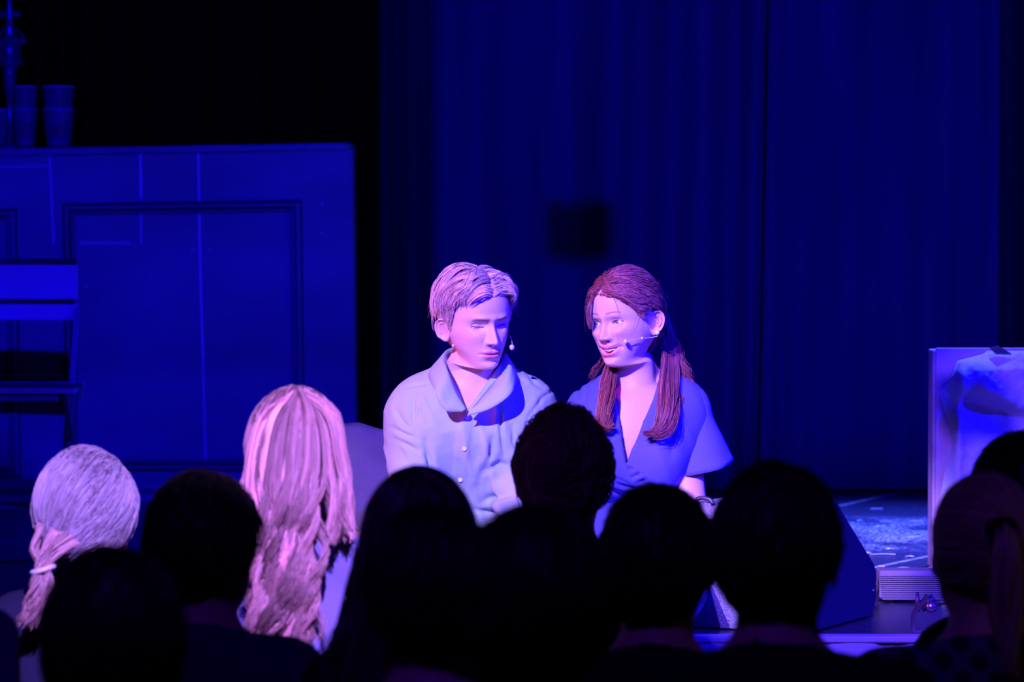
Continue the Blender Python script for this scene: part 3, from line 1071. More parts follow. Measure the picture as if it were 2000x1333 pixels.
def head_mesh(kz=0.87, nose=1.0, jaw=1.0, lid=(.004, .004), eyez=0.0, smile=0.0, mouth_open=0.0, soft=0.0, neckw=1.0, chest=None, brow=1.0, browc=(.5, .55, .6), nz_=1.0, mz_=1.0, lashk=1.0, browz=0.0, browt=1.0, recede=0.0):
    st = ST.copy()
    st[9:14, 4] *= jaw * np.array([.985, .945, .89, .86, .88])
    st[14:19, 4] *= neckw
    if chest is not None:
        for i, row in chest.items():
            st[i] = row
    # rows: dense over the face
    uu = np.linspace(0, len(st) - 1, 4000)
    p = spline_at(st, uu)
    ds = np.hypot(np.diff(p[:, 0]), np.diff(p[:, 1])) + 1e-5
    zc = 0.5 * (p[1:, 1] + p[:-1, 1])
    wgt = np.where((zc > -.117) & (zc < .035), 1.0, np.where(zc > -.117, .42, .3)) 
    cum = np.concatenate([[0], np.cumsum(ds * wgt)])
    nrow = 240
    U = np.interp(np.linspace(0, cum[-1], nrow), cum, uu)
    S = spline_at(st, U)
    # columns: dense at the front
    aa = np.linspace(-np.pi, np.pi, 4000)
    wa = 0.22 + 0.78 * (1 - sstep(1.1, 1.6, np.abs(aa)))
    ca = np.concatenate([[0], np.cumsum(0.5 * (wa[1:] + wa[:-1]))])
    ncol = 236
    A = np.interp(np.linspace(0, ca[-1], ncol, endpoint=False), ca, aa)
    c, s = np.cos(A), np.sin(A)
    pc = np.interp(U, [0, 3, 6, 12, 15, 24], [1, .94, .90, .93, 1, 1])[:, None]
    fc = np.sign(c) * np.abs(c) ** pc
    fs = np.sign(s) * np.abs(s) ** pc
    my = 0.5 * (S[:, 0] + S[:, 2])[:, None]; mz = 0.5 * (S[:, 1] + S[:, 3])[:, None]
    Y = my + (S[:, 0:1] - S[:, 2:3]) / 2 * fc
    Z = mz + (S[:, 1:2] - S[:, 3:4]) / 2 * fc
    X = S[:, 4:5] * fs
    V = np.stack([X, Y, Z], -1).reshape(-1, 3)
    rowu = np.repeat(U, ncol)
    C = np.ones_like(V)
    x, z = V[:, 0].copy(), V[:, 2].copy()
    front = (V[:, 1] < -0.01) & (rowu < 14.2)
    fm = front.astype(float)

    zz_ = [z]

    def G(x0, z0, sx, sz, both=True):
        z = zz_[0]
        g = np.exp(-((x - x0) / sx) ** 2 - ((z - z0) / sz) ** 2)
        if both and x0 != 0:
            g = g + np.exp(-((x + x0) / sx) ** 2 - ((z - z0) / sz) ** 2)
        return g * fm
    dy = np.zeros(len(V))
    dy -= brow * .0038 * G(.024, .0165, .020, .0075)
    dy += .0100 * G(.031, -.002, .0165, .0125)
    dy += .0035 * G(.0125, .002, .006, .010)
    # forehead and temple
    dy -= .0020 * G(0, .048, .035, .025)
    # nose
    zn = np.array([.030, .016, .004, -.006, -.016, -.026, -.034, -.040, -.045, -.050, -.0535, -.057, -.060, -.064])
    hn = np.array([.000, .0030, .0060, .0090, .0130, .0175, .0215, .0245, .0258, .0245, .0200, .0110, .0035, 0]) * nose
    wn = np.array([.010, .0085, .0078, .0078, .0085, .0095, .0105, .0115, .0120, .0118, .0112, .0105, .010, .010])
    o = np.argsort(zn)
    zq = np.where(z < 0, z / nz_, z)
    zr, z = z, zq
    zz_[0] = zq
    h = np.interp(z, zn[o], hn[o], left=0, right=0); w = np.interp(z, zn[o], wn[o])
    dy -= h * np.exp(-(np.abs(x) / w) ** 2.1) * fm
    dy -= .0085 * G(.0138, -.0485, .0055, .0062)
    dy += .0030 * G(.0215, -.048, .0040, .0085)
    dy += .0070 * G(.0070, -.0565, .0038, .0026)
    C *= 1 - np.clip(.75 * G(.0070, -.0570, .0040, .0026), 0, 1)[:, None] * np.array([.8, 1, 1])
    z = zr
    zz_[0] = zr
    dm = .0765 * (1 - mz_)
    # cheeks
    dy -= (.0035 + .0045 * smile) * G(.040, -.030 + .006 * smile, .020, .016)
    dy += .0035 * G(.043, -.070, .016, .020) * (1 - smile)
    dy += .0020 * smile * (G(.033, -.058, .004, .016))
    # mouth
    mw = .0235 + .006 * smile
    zm = -.0765 + dm + smile * 6.5 * x ** 2 - .0008 * np.exp(-(x / .006) ** 2)
    lipw = np.exp(-(np.abs(x) / mw) ** 4) * fm
    dyl = np.zeros(len(V))
    op = mouth_open
    up = zm + .0052 + op * .0042
    lo = zm - .0060 - op * .0066
    dyl -= (.0048 - .0034 * smile) * np.exp(-((z - up) / .0048) ** 2) * lipw
    dyl -= (.0066 - .0015 * smile) * np.exp(-((z - lo) / .0055) ** 2) * np.exp(-(np.abs(x) / (mw * .85)) ** 4) * fm
    dyl += .0052 * np.exp(-((z - zm) / .0017) ** 2) * lipw
    dy += dyl
    dy += .0016 * G(0, -.0665 + dm, .0035, .005)
    dy += .0022 * G(mw + .003, -.0765 + dm + smile * .004, .0045, .0050)
    dy += .0036 * G(0, -.0935 + dm * .6, .020, .0048)
    dy -= .0048 * G(0, -.1060, .016, .0080)
    V[:, 1] += dy
    if smile:     # mouth corners go up and back
        g = G(mw, -.076 + dm, .011, .010)
        V[:, 1] += .0030 * smile * g
    lipm = np.clip(np.exp(-((z - (zm + .0042 - .0008 * smile + op * .0042)) / (.0046 - .0014 * smile)) ** 4) + np.exp(-((z - (zm - .0058 + .0008 * smile - op * .0066)) / (.0060 - .0016 * smile)) ** 4), 0, 1) * np.exp(-(np.abs(x) / (mw * 1.0)) ** 6) * fm
    C *= 1 - lipm[:, None] * np.array([.14, .62, .45])
    seam = np.exp(-((z - zm) / .0011) ** 2) * np.exp(-(np.abs(x) / (mw * 1.02)) ** 6) * fm
    C *= 1 - seam[:, None] * np.array([.6, .7, .7])
    if mouth_open:
        hw = mw * .86
        q = np.clip(1 - (x / hw) ** 2, 0, 1)
        inside = (z < zm + op * .0046 * q) & (z > zm - op * .0078 * q) & (np.abs(x) < hw) & front
        V[inside, 1] += .016
        C[inside] = (.30, .05, .06)
    # cheeks' natural colour
    C *= 1 - np.clip(G(.045, -.035, .02, .02), 0, 1)[:, None] * np.array([0, .10, .08])
    # brows
    t = np.clip((np.abs(x) - .011) / .036, 0, 1)
    zb = .0175 + browz + .0050 * np.sin(np.pi * t * .75) - .002 * t
    bm_ = np.exp(-((z - zb) / ((.0030 - .0015 * t) * browt)) ** 2) * sstep(.008, .014, np.abs(x)) * (1 - sstep(.043, .050, np.abs(x))) * fm
    C *= 1 - np.clip(bm_, 0, 1)[:, None] * np.array(browc)
    # eyes
    eyes = []
    for sx in (-1, 1):
        k = (np.abs(x - sx * .0315) < .004) & (np.abs(z) < .004) & front
        ys = V[k, 1].mean()
        e = np.array([sx * .0315, ys + .0115, eyez])
        dx, dz = x - e[0], z - e[2]
        rl = .01385
        d = np.hypot(dx / 1.12, dz)
        near = front & (d < .0185)
        yt = e[1] - np.sqrt(np.maximum(rl ** 2 - np.minimum((dx / 1.12) ** 2 + dz ** 2, (rl * .97) ** 2), 0))
        wgt = (1 - sstep(.0085, .0155, d)) * near
        V[:, 1] = V[:, 1] * (1 - wgt) + np.minimum(V[:, 1] + .002, yt) * wgt
        hwid = .0134
        t = np.clip(dx / hwid, -1, 1)
        inner = -sx    # inner corner towards the nose
        sk = 1 + .25 * t * inner
        zu = eyez + lid[0] * (1 - t ** 2) ** 0.8 * sk + .0008 * t * sx
        zl = eyez - lid[1] * (1 - t ** 2) ** 0.9 / sk + .0008 * t * sx
        ins = near & (z < zu) & (z > zl) & (np.abs(dx) < hwid)
        V[ins, 1] += .0072
        C[ins] = (.80, .50, .48)
        lash = near & (np.abs(dx) < hwid * 1.06) & ~ins
        lu = np.exp(-((z - zu - .0007) / .0015) ** 2) * lash
        ll = np.exp(-((z - zl + .0005) / .0008) ** 2) * lash
        C *= 1 - np.clip(lashk * (.80 * lu + .40 * ll), 0, 1)[:, None] * np.array([.9, 1, 1])
        # crease above the lid
        V[:, 1] += .0014 * np.exp(-((z - zu - .0042) / .0013) ** 2) * np.exp(-(dx / .013) ** 4) * fm
        eyes.append(e)
    V[:, 1] += recede * sstep(-.015, -.085, z) * (1 - sstep(-.060, -.020, V[:, 1])) * (rowu < 15)
    # the lower face is a little shorter than the standard head; the neck rows shift with it
    Vz = V[:, 2]
    f = 1 - sstep(13.0, 15.0, rowu)
    V[:, 2] = np.where(z < 0, z * kz * f + (z + .118 * (1 - kz)) * (1 - f), Vz)
    if smile:
        V[:, 2] += .0030 * smile * G(mw, -.076 + dm, .011, .010)
    F = grid_faces(nrow, ncol)[:, ::-1]
    # close the crown
    n = len(V)
    V = np.concatenate([V, V[:ncol].mean(0)[None]])
    C = np.concatenate([C, np.ones((1, 3))])
    rowu = np.concatenate([rowu, [0]])
    tri = np.array([(n, j, (j + 1) % ncol) for j in range(ncol)])
    for e in eyes:
        e[2] = e[2] * (kz if e[2] < 0 else 1)
    return V, [F, tri], C, rowu, eyes


def ear_mesh(side, h=.060, w=.034):
    """outer ear; local x is out of the head"""
    nr, na = 22, 60
    rho = np.linspace(0.02, 1, nr)[:, None]
    ph = np.linspace(0, 2 * np.pi, na, endpoint=False)[None, :]
    top = np.sin(ph)
    ry = w / 2 * (1 + .18 * top - .10 * (top < -.3) * (-top - .3))
    rz = h / 2
    # + = towards the back of the head
    yy = rho * ry * np.cos(ph) + .003 * top * rho
    zz = rho * rz * top
    rim = np.exp(-((rho - .90) / .085) ** 2) * sstep(-.95, -.55, top) * (1 - .75 * np.exp(-((np.cos(ph) + 1) / .35) ** 2) * (top < .45))
    anti = np.exp(-((rho - .60) / .10) ** 2) * sstep(-.2, .25, np.cos(ph) + .15) * sstep(-.9, -.3, top)
    lobe = np.exp(-((zz + h * .40) / (h * .13)) ** 2)
    conch = 1.25 * np.exp(-((yy + w * .06) / (w * .20)) ** 2 - ((zz + h * .06) / (h * .17)) ** 2)
    trag = np.exp(-((yy + w * .36) / (w * .10)) ** 2 - ((zz + h * .10) / (h * .11)) ** 2)
    xx = .0120 * rim + .0085 * anti + .004 * lobe - .014 * conch + .008 * trag + .004 * np.cos(ph) * rho
    Vf = np.stack([xx + 0 * rho, yy, zz], -1)
    back = Vf.copy()
    back[..., 0] = -.004 - .006 * (1 - rho ** 2)
    back[-1, :, 0] = Vf[-1, :, 0] - .003
    V = np.concatenate([Vf.reshape(-1, 3), back.reshape(-1, 3)])
    Fg = grid_faces(nr, na)
    n = nr * na
    F = np.concatenate([Fg[:, ::-1] if side > 0 else Fg, (Fg if side > 0 else Fg[:, ::-1]) + n])
    b = (nr - 1) * na
    rimf = np.array([(b + j, b + (j + 1) % na, n + b + (j + 1) % na, n + b + j) for j in range(na)])
    C = np.ones((len(V), 3))
    cc = 1 - .62 * conch.reshape(-1)
    gap = np.exp(-((rho - .76) / .07) ** 2) * (rim.max() > 0) * sstep(-.3, .2, top) + 0 * ph
    cc = cc * (1 - .45 * gap.reshape(-1))
    C[:n] = np.stack([cc * .35 + .65, cc, cc], -1)  # shade in the hollow and fold is put into the ear's colour
    V[:, 0] *= side
    return V, [F, rimf], C


def eyeball(e, gaze, r=.0121, iris=(.20, .30, .34)):
    k, m = 28, 22
    th = np.concatenate([np.linspace(0.0, .75, 16), np.linspace(.85, np.pi, 8)])
    m = len(th)
    a = np.linspace(0, 2 * np.pi, k, endpoint=False)
    g = norm(np.asarray(gaze, float))
    u = norm(np.cross(g, [0, 0, 1.0])); v = np.cross(u, g)
    V, C = [], []
    for t in th:
        rr = r + (.0007 * math.exp(-(t / .38) ** 4))
        V.append(e + rr * (math.cos(t) * g + math.sin(t) * (np.cos(a)[:, None] * u + np.sin(a)[:, None] * v)))
        col = (.01, .01, .012) if t < .17 else (iris if t < .44 else ((.06, .06, .08) if t < .50 else (.88, .82, .82)))
        C.append(np.tile(col, (k, 1)))
    return np.concatenate(V), grid_faces(m, k)[:, ::-1], np.concatenate(C)


SC_C = np.array([0, .004, .018])
SC_R = np.array([.0775, .099, .1005])


def hair_mask(d, table):
    """d unit directions; table [(azimuth deg, hairline z)]"""
    pz = SC_C[2] + d[:, 2] * SC_R[2]
    az = np.degrees(np.abs(np.arctan2(d[:, 0] * SC_R[0], -d[:, 1] * SC_R[1])))
    t = np.array(table)
    return pz - np.interp(az, t[:, 0], t[:, 1])


def hair_cap(table, lift=.006, noise=.004, seed=0.0):
    m, k = 64, 120
    th = np.linspace(0.001, np.pi * .80, m)[:, None]
    a = np.linspace(0, 2 * np.pi, k, endpoint=False)[None]
    d = np.stack([np.sin(th) * np.sin(a), -np.sin(th) * np.cos(a), np.cos(th) + 0 * a], -1).reshape(-1, 3)
    e = hair_mask(d, table)
    off = (lift + noise * (fbm(d * 9 + seed, 3) - .5)) * sstep(-.002, .02, e) - .0015 * (1 - sstep(-.006, .004, e))
    V = SC_C + d * SC_R * (1 + off / .09)[:, None]
    F = grid_faces(m, k)
    keep = (e[F] > -.004).any(1)
    F = F[keep]
    used = np.unique(F)
    re = np.full(len(V), -1); re[used] = np.arange(len(used))
    return V[used], re[F][:, ::-1]


def scalp_strands(n, seed, table, flow, length, off, m=10, jitter=.10, region=None, edge=0.0, clump=7.0, clump_amt=.5, below=None, stop=None, want_d=False):
    r = np.random.RandomState(seed)
    d = norm(r.randn(n * 8, 3))
    ok = hair_mask(d, table) > edge
    if region is not None:
        ok &= region(d)
    d = d[ok][:n]
    n = len(d)
    d0 = d.copy()
    L = length(d0, r) if callable(length) else np.full(n, length) * (.7 + .5 * r.rand(n))
    cl = np.stack([vnoise(d0 * clump + 3.3), vnoise(d0 * clump + 11.7), vnoise(d0 * clump + 23.1)], -1) - .5
    jit = r.randn(n, 3) * jitter + cl * clump_amt
    if below is not None:
        L = stop_at(stop or table, d0, flow, L, below(d0, r) if callable(below) else below, jit)
    pts = []
    s = np.linspace(0, 1, m)
    ov = off(d0, s, r)              # (n,m)
    Rm = .09
    for i in range(m):
        pts.append(SC_C + d * SC_R * (1 + ov[:, i] / Rm)[:, None])
        f = flow(d, s[i], d0) + jit
        f = f - (f * d).sum(1, keepdims=True) * d
        f = norm(f)
        d = norm(d + f * (L / (m - 1) / Rm)[:, None])
    return (np.stack(pts, 1), r, d0) if want_d else (np.stack(pts, 1), r)


def clumped(gp, gd0, n, seed, table, region, conv=.7, noise=.0008, edge=0.0):
    """strands gathered into locks: each follows the nearest guide and closes in on it"""
    r = np.random.RandomState(seed)
    d = norm(r.randn(n * 8, 3))
    d = d[(hair_mask(d, table) > edge) & region(d)][:n]
    near = np.argmax(d @ gd0.T, axis=1)
    root = SC_C + d * SC_R * 1.055
    s = np.linspace(0, 1, gp.shape[1])[None, :, None]
    g = gp[near]
    q = g + (root - g[:, 0])[:, None, :] * (1 - conv * s ** .8)
    q = q + np.cumsum(r.randn(len(d), gp.shape[1], 3), axis=1) * noise * .35
    cutl = np.clip(1 - .18 * np.abs(r.randn(len(d), 1)), .5, 1)
    idx = cutl * s[..., 0] * (gp.shape[1] - 1)
    a = np.floor(idx).astype(int).clip(0, gp.shape[1] - 2)
    f = (idx - a)[..., None]
    rows = np.arange(len(d))[:, None]
    return q[rows, a] * (1 - f) + q[rows, a + 1] * f, r, near


def stop_at(table, d0, flow, L, below, jit, m=8):
    """shorten strands so that they end soon after leaving the haired area"""
    d = d0.copy()
    out = L.copy()
    done = np.zeros(len(d), bool)
    for i in range(24):
        f = flow(d, i / 23.0, d0) + jit
        f = norm(f - (f * d).sum(1, keepdims=True) * d)
        d = norm(d + f * (L / 23 / .09)[:, None])
        bad = (hair_mask(d, table) < -below) & ~done
        out[bad] = L[bad] * max(i, 1) / 23.0
        done |= bad
    return out


def taper(m, r0, r1=0.25):
    s = np.linspace(0, 1, m)
    return r0 * (1 - (1 - r1) * s ** 2)


def tints(n, r, var=.25, warm=.06):
    k = np.exp(r.randn(n) * var)
    return np.clip(np.stack([k * (1 + r.randn(n) * warm), k, k * (1 - r.randn(n) * warm)], -1), 0, 3)


lastgrp = [None]


def lock(guides, n, seed, spread=.006, wave=.0, freq=3.0, m=None, ends=.08, groups=14, w0=.0):
    """strands mixed from guide polylines (list of (k,3)), world space"""
    r = np.random.RandomState(seed)
    m = m or 18
    G_ = np.stack([spline(g, m) for g in guides])
    k = len(guides)
    t = r.rand(n) * (k - 1)
    i = np.minimum(t.astype(int), max(k - 2, 0))
    f = (t - i)[:, None, None]
    p = G_[i] * (1 - f) + G_[np.minimum(i + 1, k - 1)] * f
    s = np.linspace(0, 1, m)
    o = r.randn(n, 1, 3) * spread
    grp = np.floor(t / max(k - 1, 1) * groups * .999).astype(int)
    go = np.random.RandomState(seed + 1).randn(groups, 1, 3) * spread
    gp = np.random.RandomState(seed + 2).rand(groups) * 6.28
    gf = np.random.RandomState(seed + 3).uniform(.75, 1.3, groups)[grp][:, None]
    ga = np.random.RandomState(seed + 4).uniform(.5, 1.4, groups)[grp][:, None]
    p = p + o * (.35 + .65 * s[None, :, None]) * .6 + go[grp] * .8
    ph = gp[grp][:, None] + r.randn(n, 1) * .35
    w = wave * ga * sstep(w0, w0 + .35, s)[None, :]
    lastgrp[0] = grp
    s = np.broadcast_to(s[None], (n, m)) * gf
    s = s[:, :]
    p[..., 0] += w * np.sin(2 * np.pi * freq * s + ph)
    p[..., 1] += w * .8 * np.cos(2 * np.pi * freq * s + ph)
    # uneven lengths
    s = np.linspace(0, 1, m)
    cut = 1 - ends * np.abs(r.randn(n))
    idx = np.clip(cut, .5, 1)[:, None] * s[None] * (m - 1)
    a = np.floor(idx).astype(int).clip(0, m - 2)
    fr = (idx - a)[..., None]
    rows = np.arange(n)[:, None]
    return p[rows, a] * (1 - fr) + p[rows, a + 1] * fr, r


def hand_prims(w, d, up, s=1.0, curl=.5, thumb_side=1):
    """palm, four fingers and a thumb from wrist w along d; up = back of the hand"""
    d = norm(np.asarray(d, float)); up = np.asarray(up, float)
    up = norm(up - (up @ d) * d)
    sd = np.cross(d, up)
    k = .006
    out = [cone(w, w + d * .045 * s, .024 * s, .026 * s, .012), cone(w + d * .03 * s - sd * .022 * s, w + d * .085 * s - sd * .027 * s, .013 * s, .0115 * s, .014),
           cone(w + d * .03 * s + sd * .022 * s, w + d * .085 * s + sd * .027 * s, .013 * s, .0115 * s, .014), cone(w + d * .03 * s, w + d * .088 * s, .014 * s, .012 * s, .014)]
    for j, (o, L) in enumerate(((-.029, .060), (-.010, .072), (.010, .078), (.029, .068))):
        b = w + d * .088 * s + sd * o * s
        d1 = norm(d - up * curl * .5)
        m_ = b + d1 * L * .5 * s
        d2 = norm(d - up * curl * 1.6)
        out += [cone(b, m_, .0098 * s, .0090 * s, k), cone(m_, m_ + d2 * L * .5 * s, .0090 * s, .0075 * s, k)]
    b = w + d * .022 * s + sd * .026 * s * thumb_side
    m_ = b + norm(d * .6 + sd * thumb_side * .8 - up * .2) * .036 * s
    out += [cone(b, m_, .013 * s, .0105 * s, .008), cone(m_, m_ + norm(d * .9 + sd * thumb_side * .25 - up * .3) * .034 * s, .0105 * s, .0085 * s, k)]
    return out


AFZ = -0.80


def audience_member(label, px, top, d, yaw=0.0, width=.35, skin=None, cloth=None, trousers=None, sleeve='long', lean=0.0, hs=1.0, drop=.118, neck_back=.130, hvox=.0105, sdrop=.045):
    """seated spectator seen from behind; returns (root, head frame) - head frame maps head-local to world"""
    hc = P(px, top, d) - np.array([0, 0, drop])
    R = rotz(yaw)
    f = np.array([-math.sin(yaw) * .4, 1.0, 0]); f = norm(f)          # body turns less than the head
    hf = R @ np.array([0, 1.0, 0]); hsid = R @ np.array([1.0, 0, 0])
    sd = np.array([f[1], -f[0], 0])
    zup = np.array([0, 0, 1.0])
    root = thing('person', label, 'person', (hc[0], d, AFZ))
    nb = hc - f * .030 + zup * -.172
    sh = [nb + sd * s * width * .40 - zup * sdrop + f * .005 for s in (-1, 1)]
    pel = np.array([hc[0], d, 0]) - f * .10 + zup * (AFZ + .56)
    chest = nb - zup * .19
    head = [ell(hc + zup * .012, np.array([.074, .094, .104]) * hs, .02, R), ell(hc + hf * .034 - zup * .058, (.056, .060, .058), .03, R),
            ell(hc + hf * .062 - zup * .094, (.024, .022, .020), .02, R), cone(hc + hf * .090 + zup * .0, hc + hf * .110 - zup * .042, .008, .014, .012),
            cone(hc + hf * .080 + zup * .02 - hsid * .035, hc + hf * .080 + zup * .02 + hsid * .035, .012, .012, .015),
            cone(hc + hf * .086 - zup * .070 - hsid * .014, hc + hf * .086 - zup * .070 + hsid * .014, .009, .009, .008)]
    for s in (-1, 1):
        head.append(ell(hc + hsid * s * .078 - zup * .010 + hf * .002, (.010, .019, .031), .006, R @ rotz(-s * .35)))
        head.append(ell(hc + hsid * s * .031 + hf * .080 - zup * .002, (.013, .012, .010), .006, R))
    head.append(cone(hc - f * .012 - zup * .05, nb - zup * .01, .052, .056, .03))
    torso = [cone(nb, sh[0], .050, .047, .06), cone(nb, sh[1], .050, .047, .06),
             cone(sh[0], sh[1], .055, .055, .05), cone(chest - sd * .08, chest + sd * .08, .115, .115, .06), cone(chest, pel, .125, .125, .06),
             cone(pel - sd * .07, pel + sd * .07, .11, .11, .06)]
    arms, hands, legs, feet = [], [], [], []
    for i, s in enumerate((-1, 1)):
        el = sh[i] + sd * s * .005 + f * .05 - zup * .27
        wr = pel + sd * s * .06 + f * .24 + zup * .08
        hip = pel + sd * s * .08 + f * .04 - zup * .02
        kn = hip + f * .35
        kn[2] = AFZ + .50
        an = kn + f * .02; an[2] = AFZ + .085
        arms.append(cone(sh[i], el, .052, .042, .04))
        arms.append(cone(el, el + (wr - el) * .92, .041, .030, .02))
        hands.append(cone(el, wr, .036, .026, .02))
        hands += hand_prims(wr, norm(f * .7 - sd * s * .5 - zup * .25), zup, 1.0, .5, -s)
        legs += [cone(hip, kn, .085, .060, .04), cone(kn, an, .055, .040, .03)]
        feet += [cone(an, an - zup * .02, .038, .036, .02), cone(an - zup * .05 - f * .03, an - zup * .055 + f * .15, .033, .026, .03)]
    prims = head + torso + arms + hands + legs + feet
    D, lo = sdf_grid(prims, hvox)
    V, F = surface_nets(D, lo, hvox)
    V = relax(V, F, 1, .4)
    part('body', V, F, skin or SKIN2, root)
    h2 = .0125
    D, lo = sdf_grid(torso + arms + [cone(hc - f * .012 - zup * .05, nb - zup * .01, .052, .056, .03)], h2)
    X, Y, Z = grid_xyz(D, lo, h2)
    nz = hc[2] - neck_back
    plane = (Z - nz) + ((X - nb[0]) * f[0] + (Y - nb[1]) * f[1]) * .45
    D2 = np.maximum(np.maximum(D - .011, plane), (pel[2] - .02) - Z)
    V, F = surface_nets(D2, lo, h2)
    V = relax(V, F, 2, .5)
    part('shirt', V, F, cloth, root)
    D, lo = sdf_grid(torso[-2:] + legs, h2)
    X, Y, Z = grid_xyz(D, lo, h2)
    D2 = np.maximum(np.maximum(D - .009, Z - (pel[2] + .03)), (AFZ + .10) - Z)
    V, F = surface_nets(D2, lo, h2)
    part('trousers', V, F, trousers or TROUSERS, root)
    def frame(pts):
        # head-local (face at -y) -> world (face towards the stage)
        q = np.asarray(pts) * hs
        q = np.stack([-q[..., 0], -q[..., 1], q[..., 2]], -1)
        return q @ R.T + hc
    return root, frame, hc


TROUSERS = M('dark_trousers', (0.012, 0.012, 0.018), 0.9, spec=0.1)
HAIRLINE = [(0, .066), (35, .062), (55, .046), (68, .005), (78, -.025), (90, -.01), (105, -.025), (120, -.06), (180, -.085)]


def fall_flow(d, s, d0):
    """combed down and back from the crown"""
    f = np.zeros_like(d)
    f[:, 2] = -1.0
    f[:, 1] = .35
    f[:, :2] += d[:, :2] * .4
    return f


def short_hair(root, frame, mat, seed, n=1100, lift=.012, length=.035, r0=.0018, table=HAIRLINE, clump=.6, bump=.008):
    V, F = hair_cap(table, lift, bump, seed)
    pts, r = scalp_strands(n, seed, table, fall_flow, length, lambda d0, s, r: (lift * .9 + .006 * s + .010 * (vnoise(d0 * 8 + seed) - .4)[:, None] * s)[..., :] + 0 * d0[:, :1], m=7, clump_amt=clump)
    S = strands(frame(pts), taper(7, r0), 3, tints(len(pts), r, .3))
    J = join((frame(V), F, np.full((len(V), 3), .7)), S)
    return part('hair', J[0], J[1], mat, root, True, J[2])

# ------------------------------------------------------------------ audience
DARKHAIR = hair_mat('black_hair', (0.010, 0.007, 0.008), .5, .25)
PINNED = hair_mat('pinned_brown_hair', (0.34, 0.10, 0.14), .6, .3)
DARKBROWN = hair_mat('dark_brown_hair', (0.07, 0.03, 0.036), .4, .4)
GREYHAIR = hair_mat('grey_hair', (0.50, 0.44, 0.52), .45)
BLONDE = hair_mat('light_brown_hair', (0.58, 0.33, 0.34), .40)
JBROWN = hair_mat('ash_blonde_hair', (0.30, 0.20, 0.12), .5)
NAVY = M('navy_shirt', (0.02, 0.02, 0.055), 0.9, spec=0.1)
BLACKTOP = M('black_top', (0.005, 0.005, 0.008), 0.95, spec=0.05)
BLUETOP = M('blue_top', (0.22, 0.20, 0.50), 0.85)
PALEBLUE = M('pale_blue_shirt', (0.25, 0.25, 0.45), 0.9)
BAND = M('white_hair_tie', (0.9, 0.85, 0.9), .4)

# grey-haired spectator with a low ponytail, lower left
root, fr, hc = audience_member('spectator with pale grey hair tied in a low ponytail by a white band', 170, 893, 7.05, yaw=-.45, width=.31, cloth=NAVY)
tab = [(0, .066), (35, .062), (55, .046), (72, .000), (82, -.040), (100, -.050), (120, -.075), (180, -.090)]
V, F = hair_cap(tab, .012, .006, 2)
tailp = P(85, 1105, 6.92)
def gflow(d, s, d0):
    # towards the tie at the nape
    tgt = norm(np.array([[.35, .85, -.75]]))
    f = tgt - d
    f[:, 2] -= .25 * (1 - s)
    return f
pts, r = scalp_strands(3200, 31, tab, gflow, lambda d0, r: .06 + .10 * r.rand(len(d0)), lambda d0, s, r: .011 + .006 * np.sin(np.pi * s)[None] + .012 * (vnoise(d0 * 6)[:, None] - .4), m=8, jitter=.10, clump_amt=.35)
S = strands(fr(pts), taper(8, .0011), 3, tints(len(pts), r, .20))
J = join((fr(V), F, np.full((len(V), 3), .75)), S)
part('hair', J[0], J[1], GREYHAIR, root, True, J[2])
g = [[P(112, 1040, 6.90), P(84, 1075, 6.88), P(78, 1112, 6.87), P(66, 1150, 6.86), P(48, 1190, 6.86), P(40, 1225, 6.86)],
     [P(150, 1060, 6.90), P(104, 1085, 6.88), P(90, 1114, 6.87), P(92, 1150, 6.86), P(78, 1190, 6.86), P(56, 1228, 6.86)],
     [P(72, 1020, 6.92), P(66, 1070, 6.90), P(80, 1110, 6.87), P(74, 1150, 6.86), P(58, 1190, 6.86), P(44, 1215, 6.86)]]
pts, r = lock(g, 420, 5, .005, .006, 2.2, 16)
V, F, C = strands(pts, taper(16, .0014), 3, tints(len(pts), r, .3))
part('ponytail', V, F, GREYHAIR, root, True, C * [1.0, .72, .62])  # pink light on the tail is tinted into its grey
c = P(84, 1113, 6.87)
a = np.linspace(0, 2 * np.pi, 20)
ringp = np.stack([c[0] + .020 * np.cos(a), c[1] + .018 * np.sin(a), c[2] + .006 * np.cos(a)], -1)
V, F = tube(ringp, .005, 8)
part('hair_tie', V, F, BAND, root)

# dark head, lower left corner, nearest
root, fr, hc = audience_member('nearest dark-haired spectator at lower left, big blurred black silhouette', 218, 1092, 4.6, yaw=0.1, width=.36, cloth=BLACKTOP)
short_hair(root, fr, DARKHAIR, 3, 1100, .014, .04)

# dark head looking right, between the grey and the long fair hair
root, fr, hc = audience_member('dark short-haired spectator looking right beside the woman with long fair hair', 397, 938, 6.15, yaw=-.5, width=.36, cloth=NAVY)
short_hair(root, fr, DARKHAIR, 8, 1150, .013, .04, bump=.016)

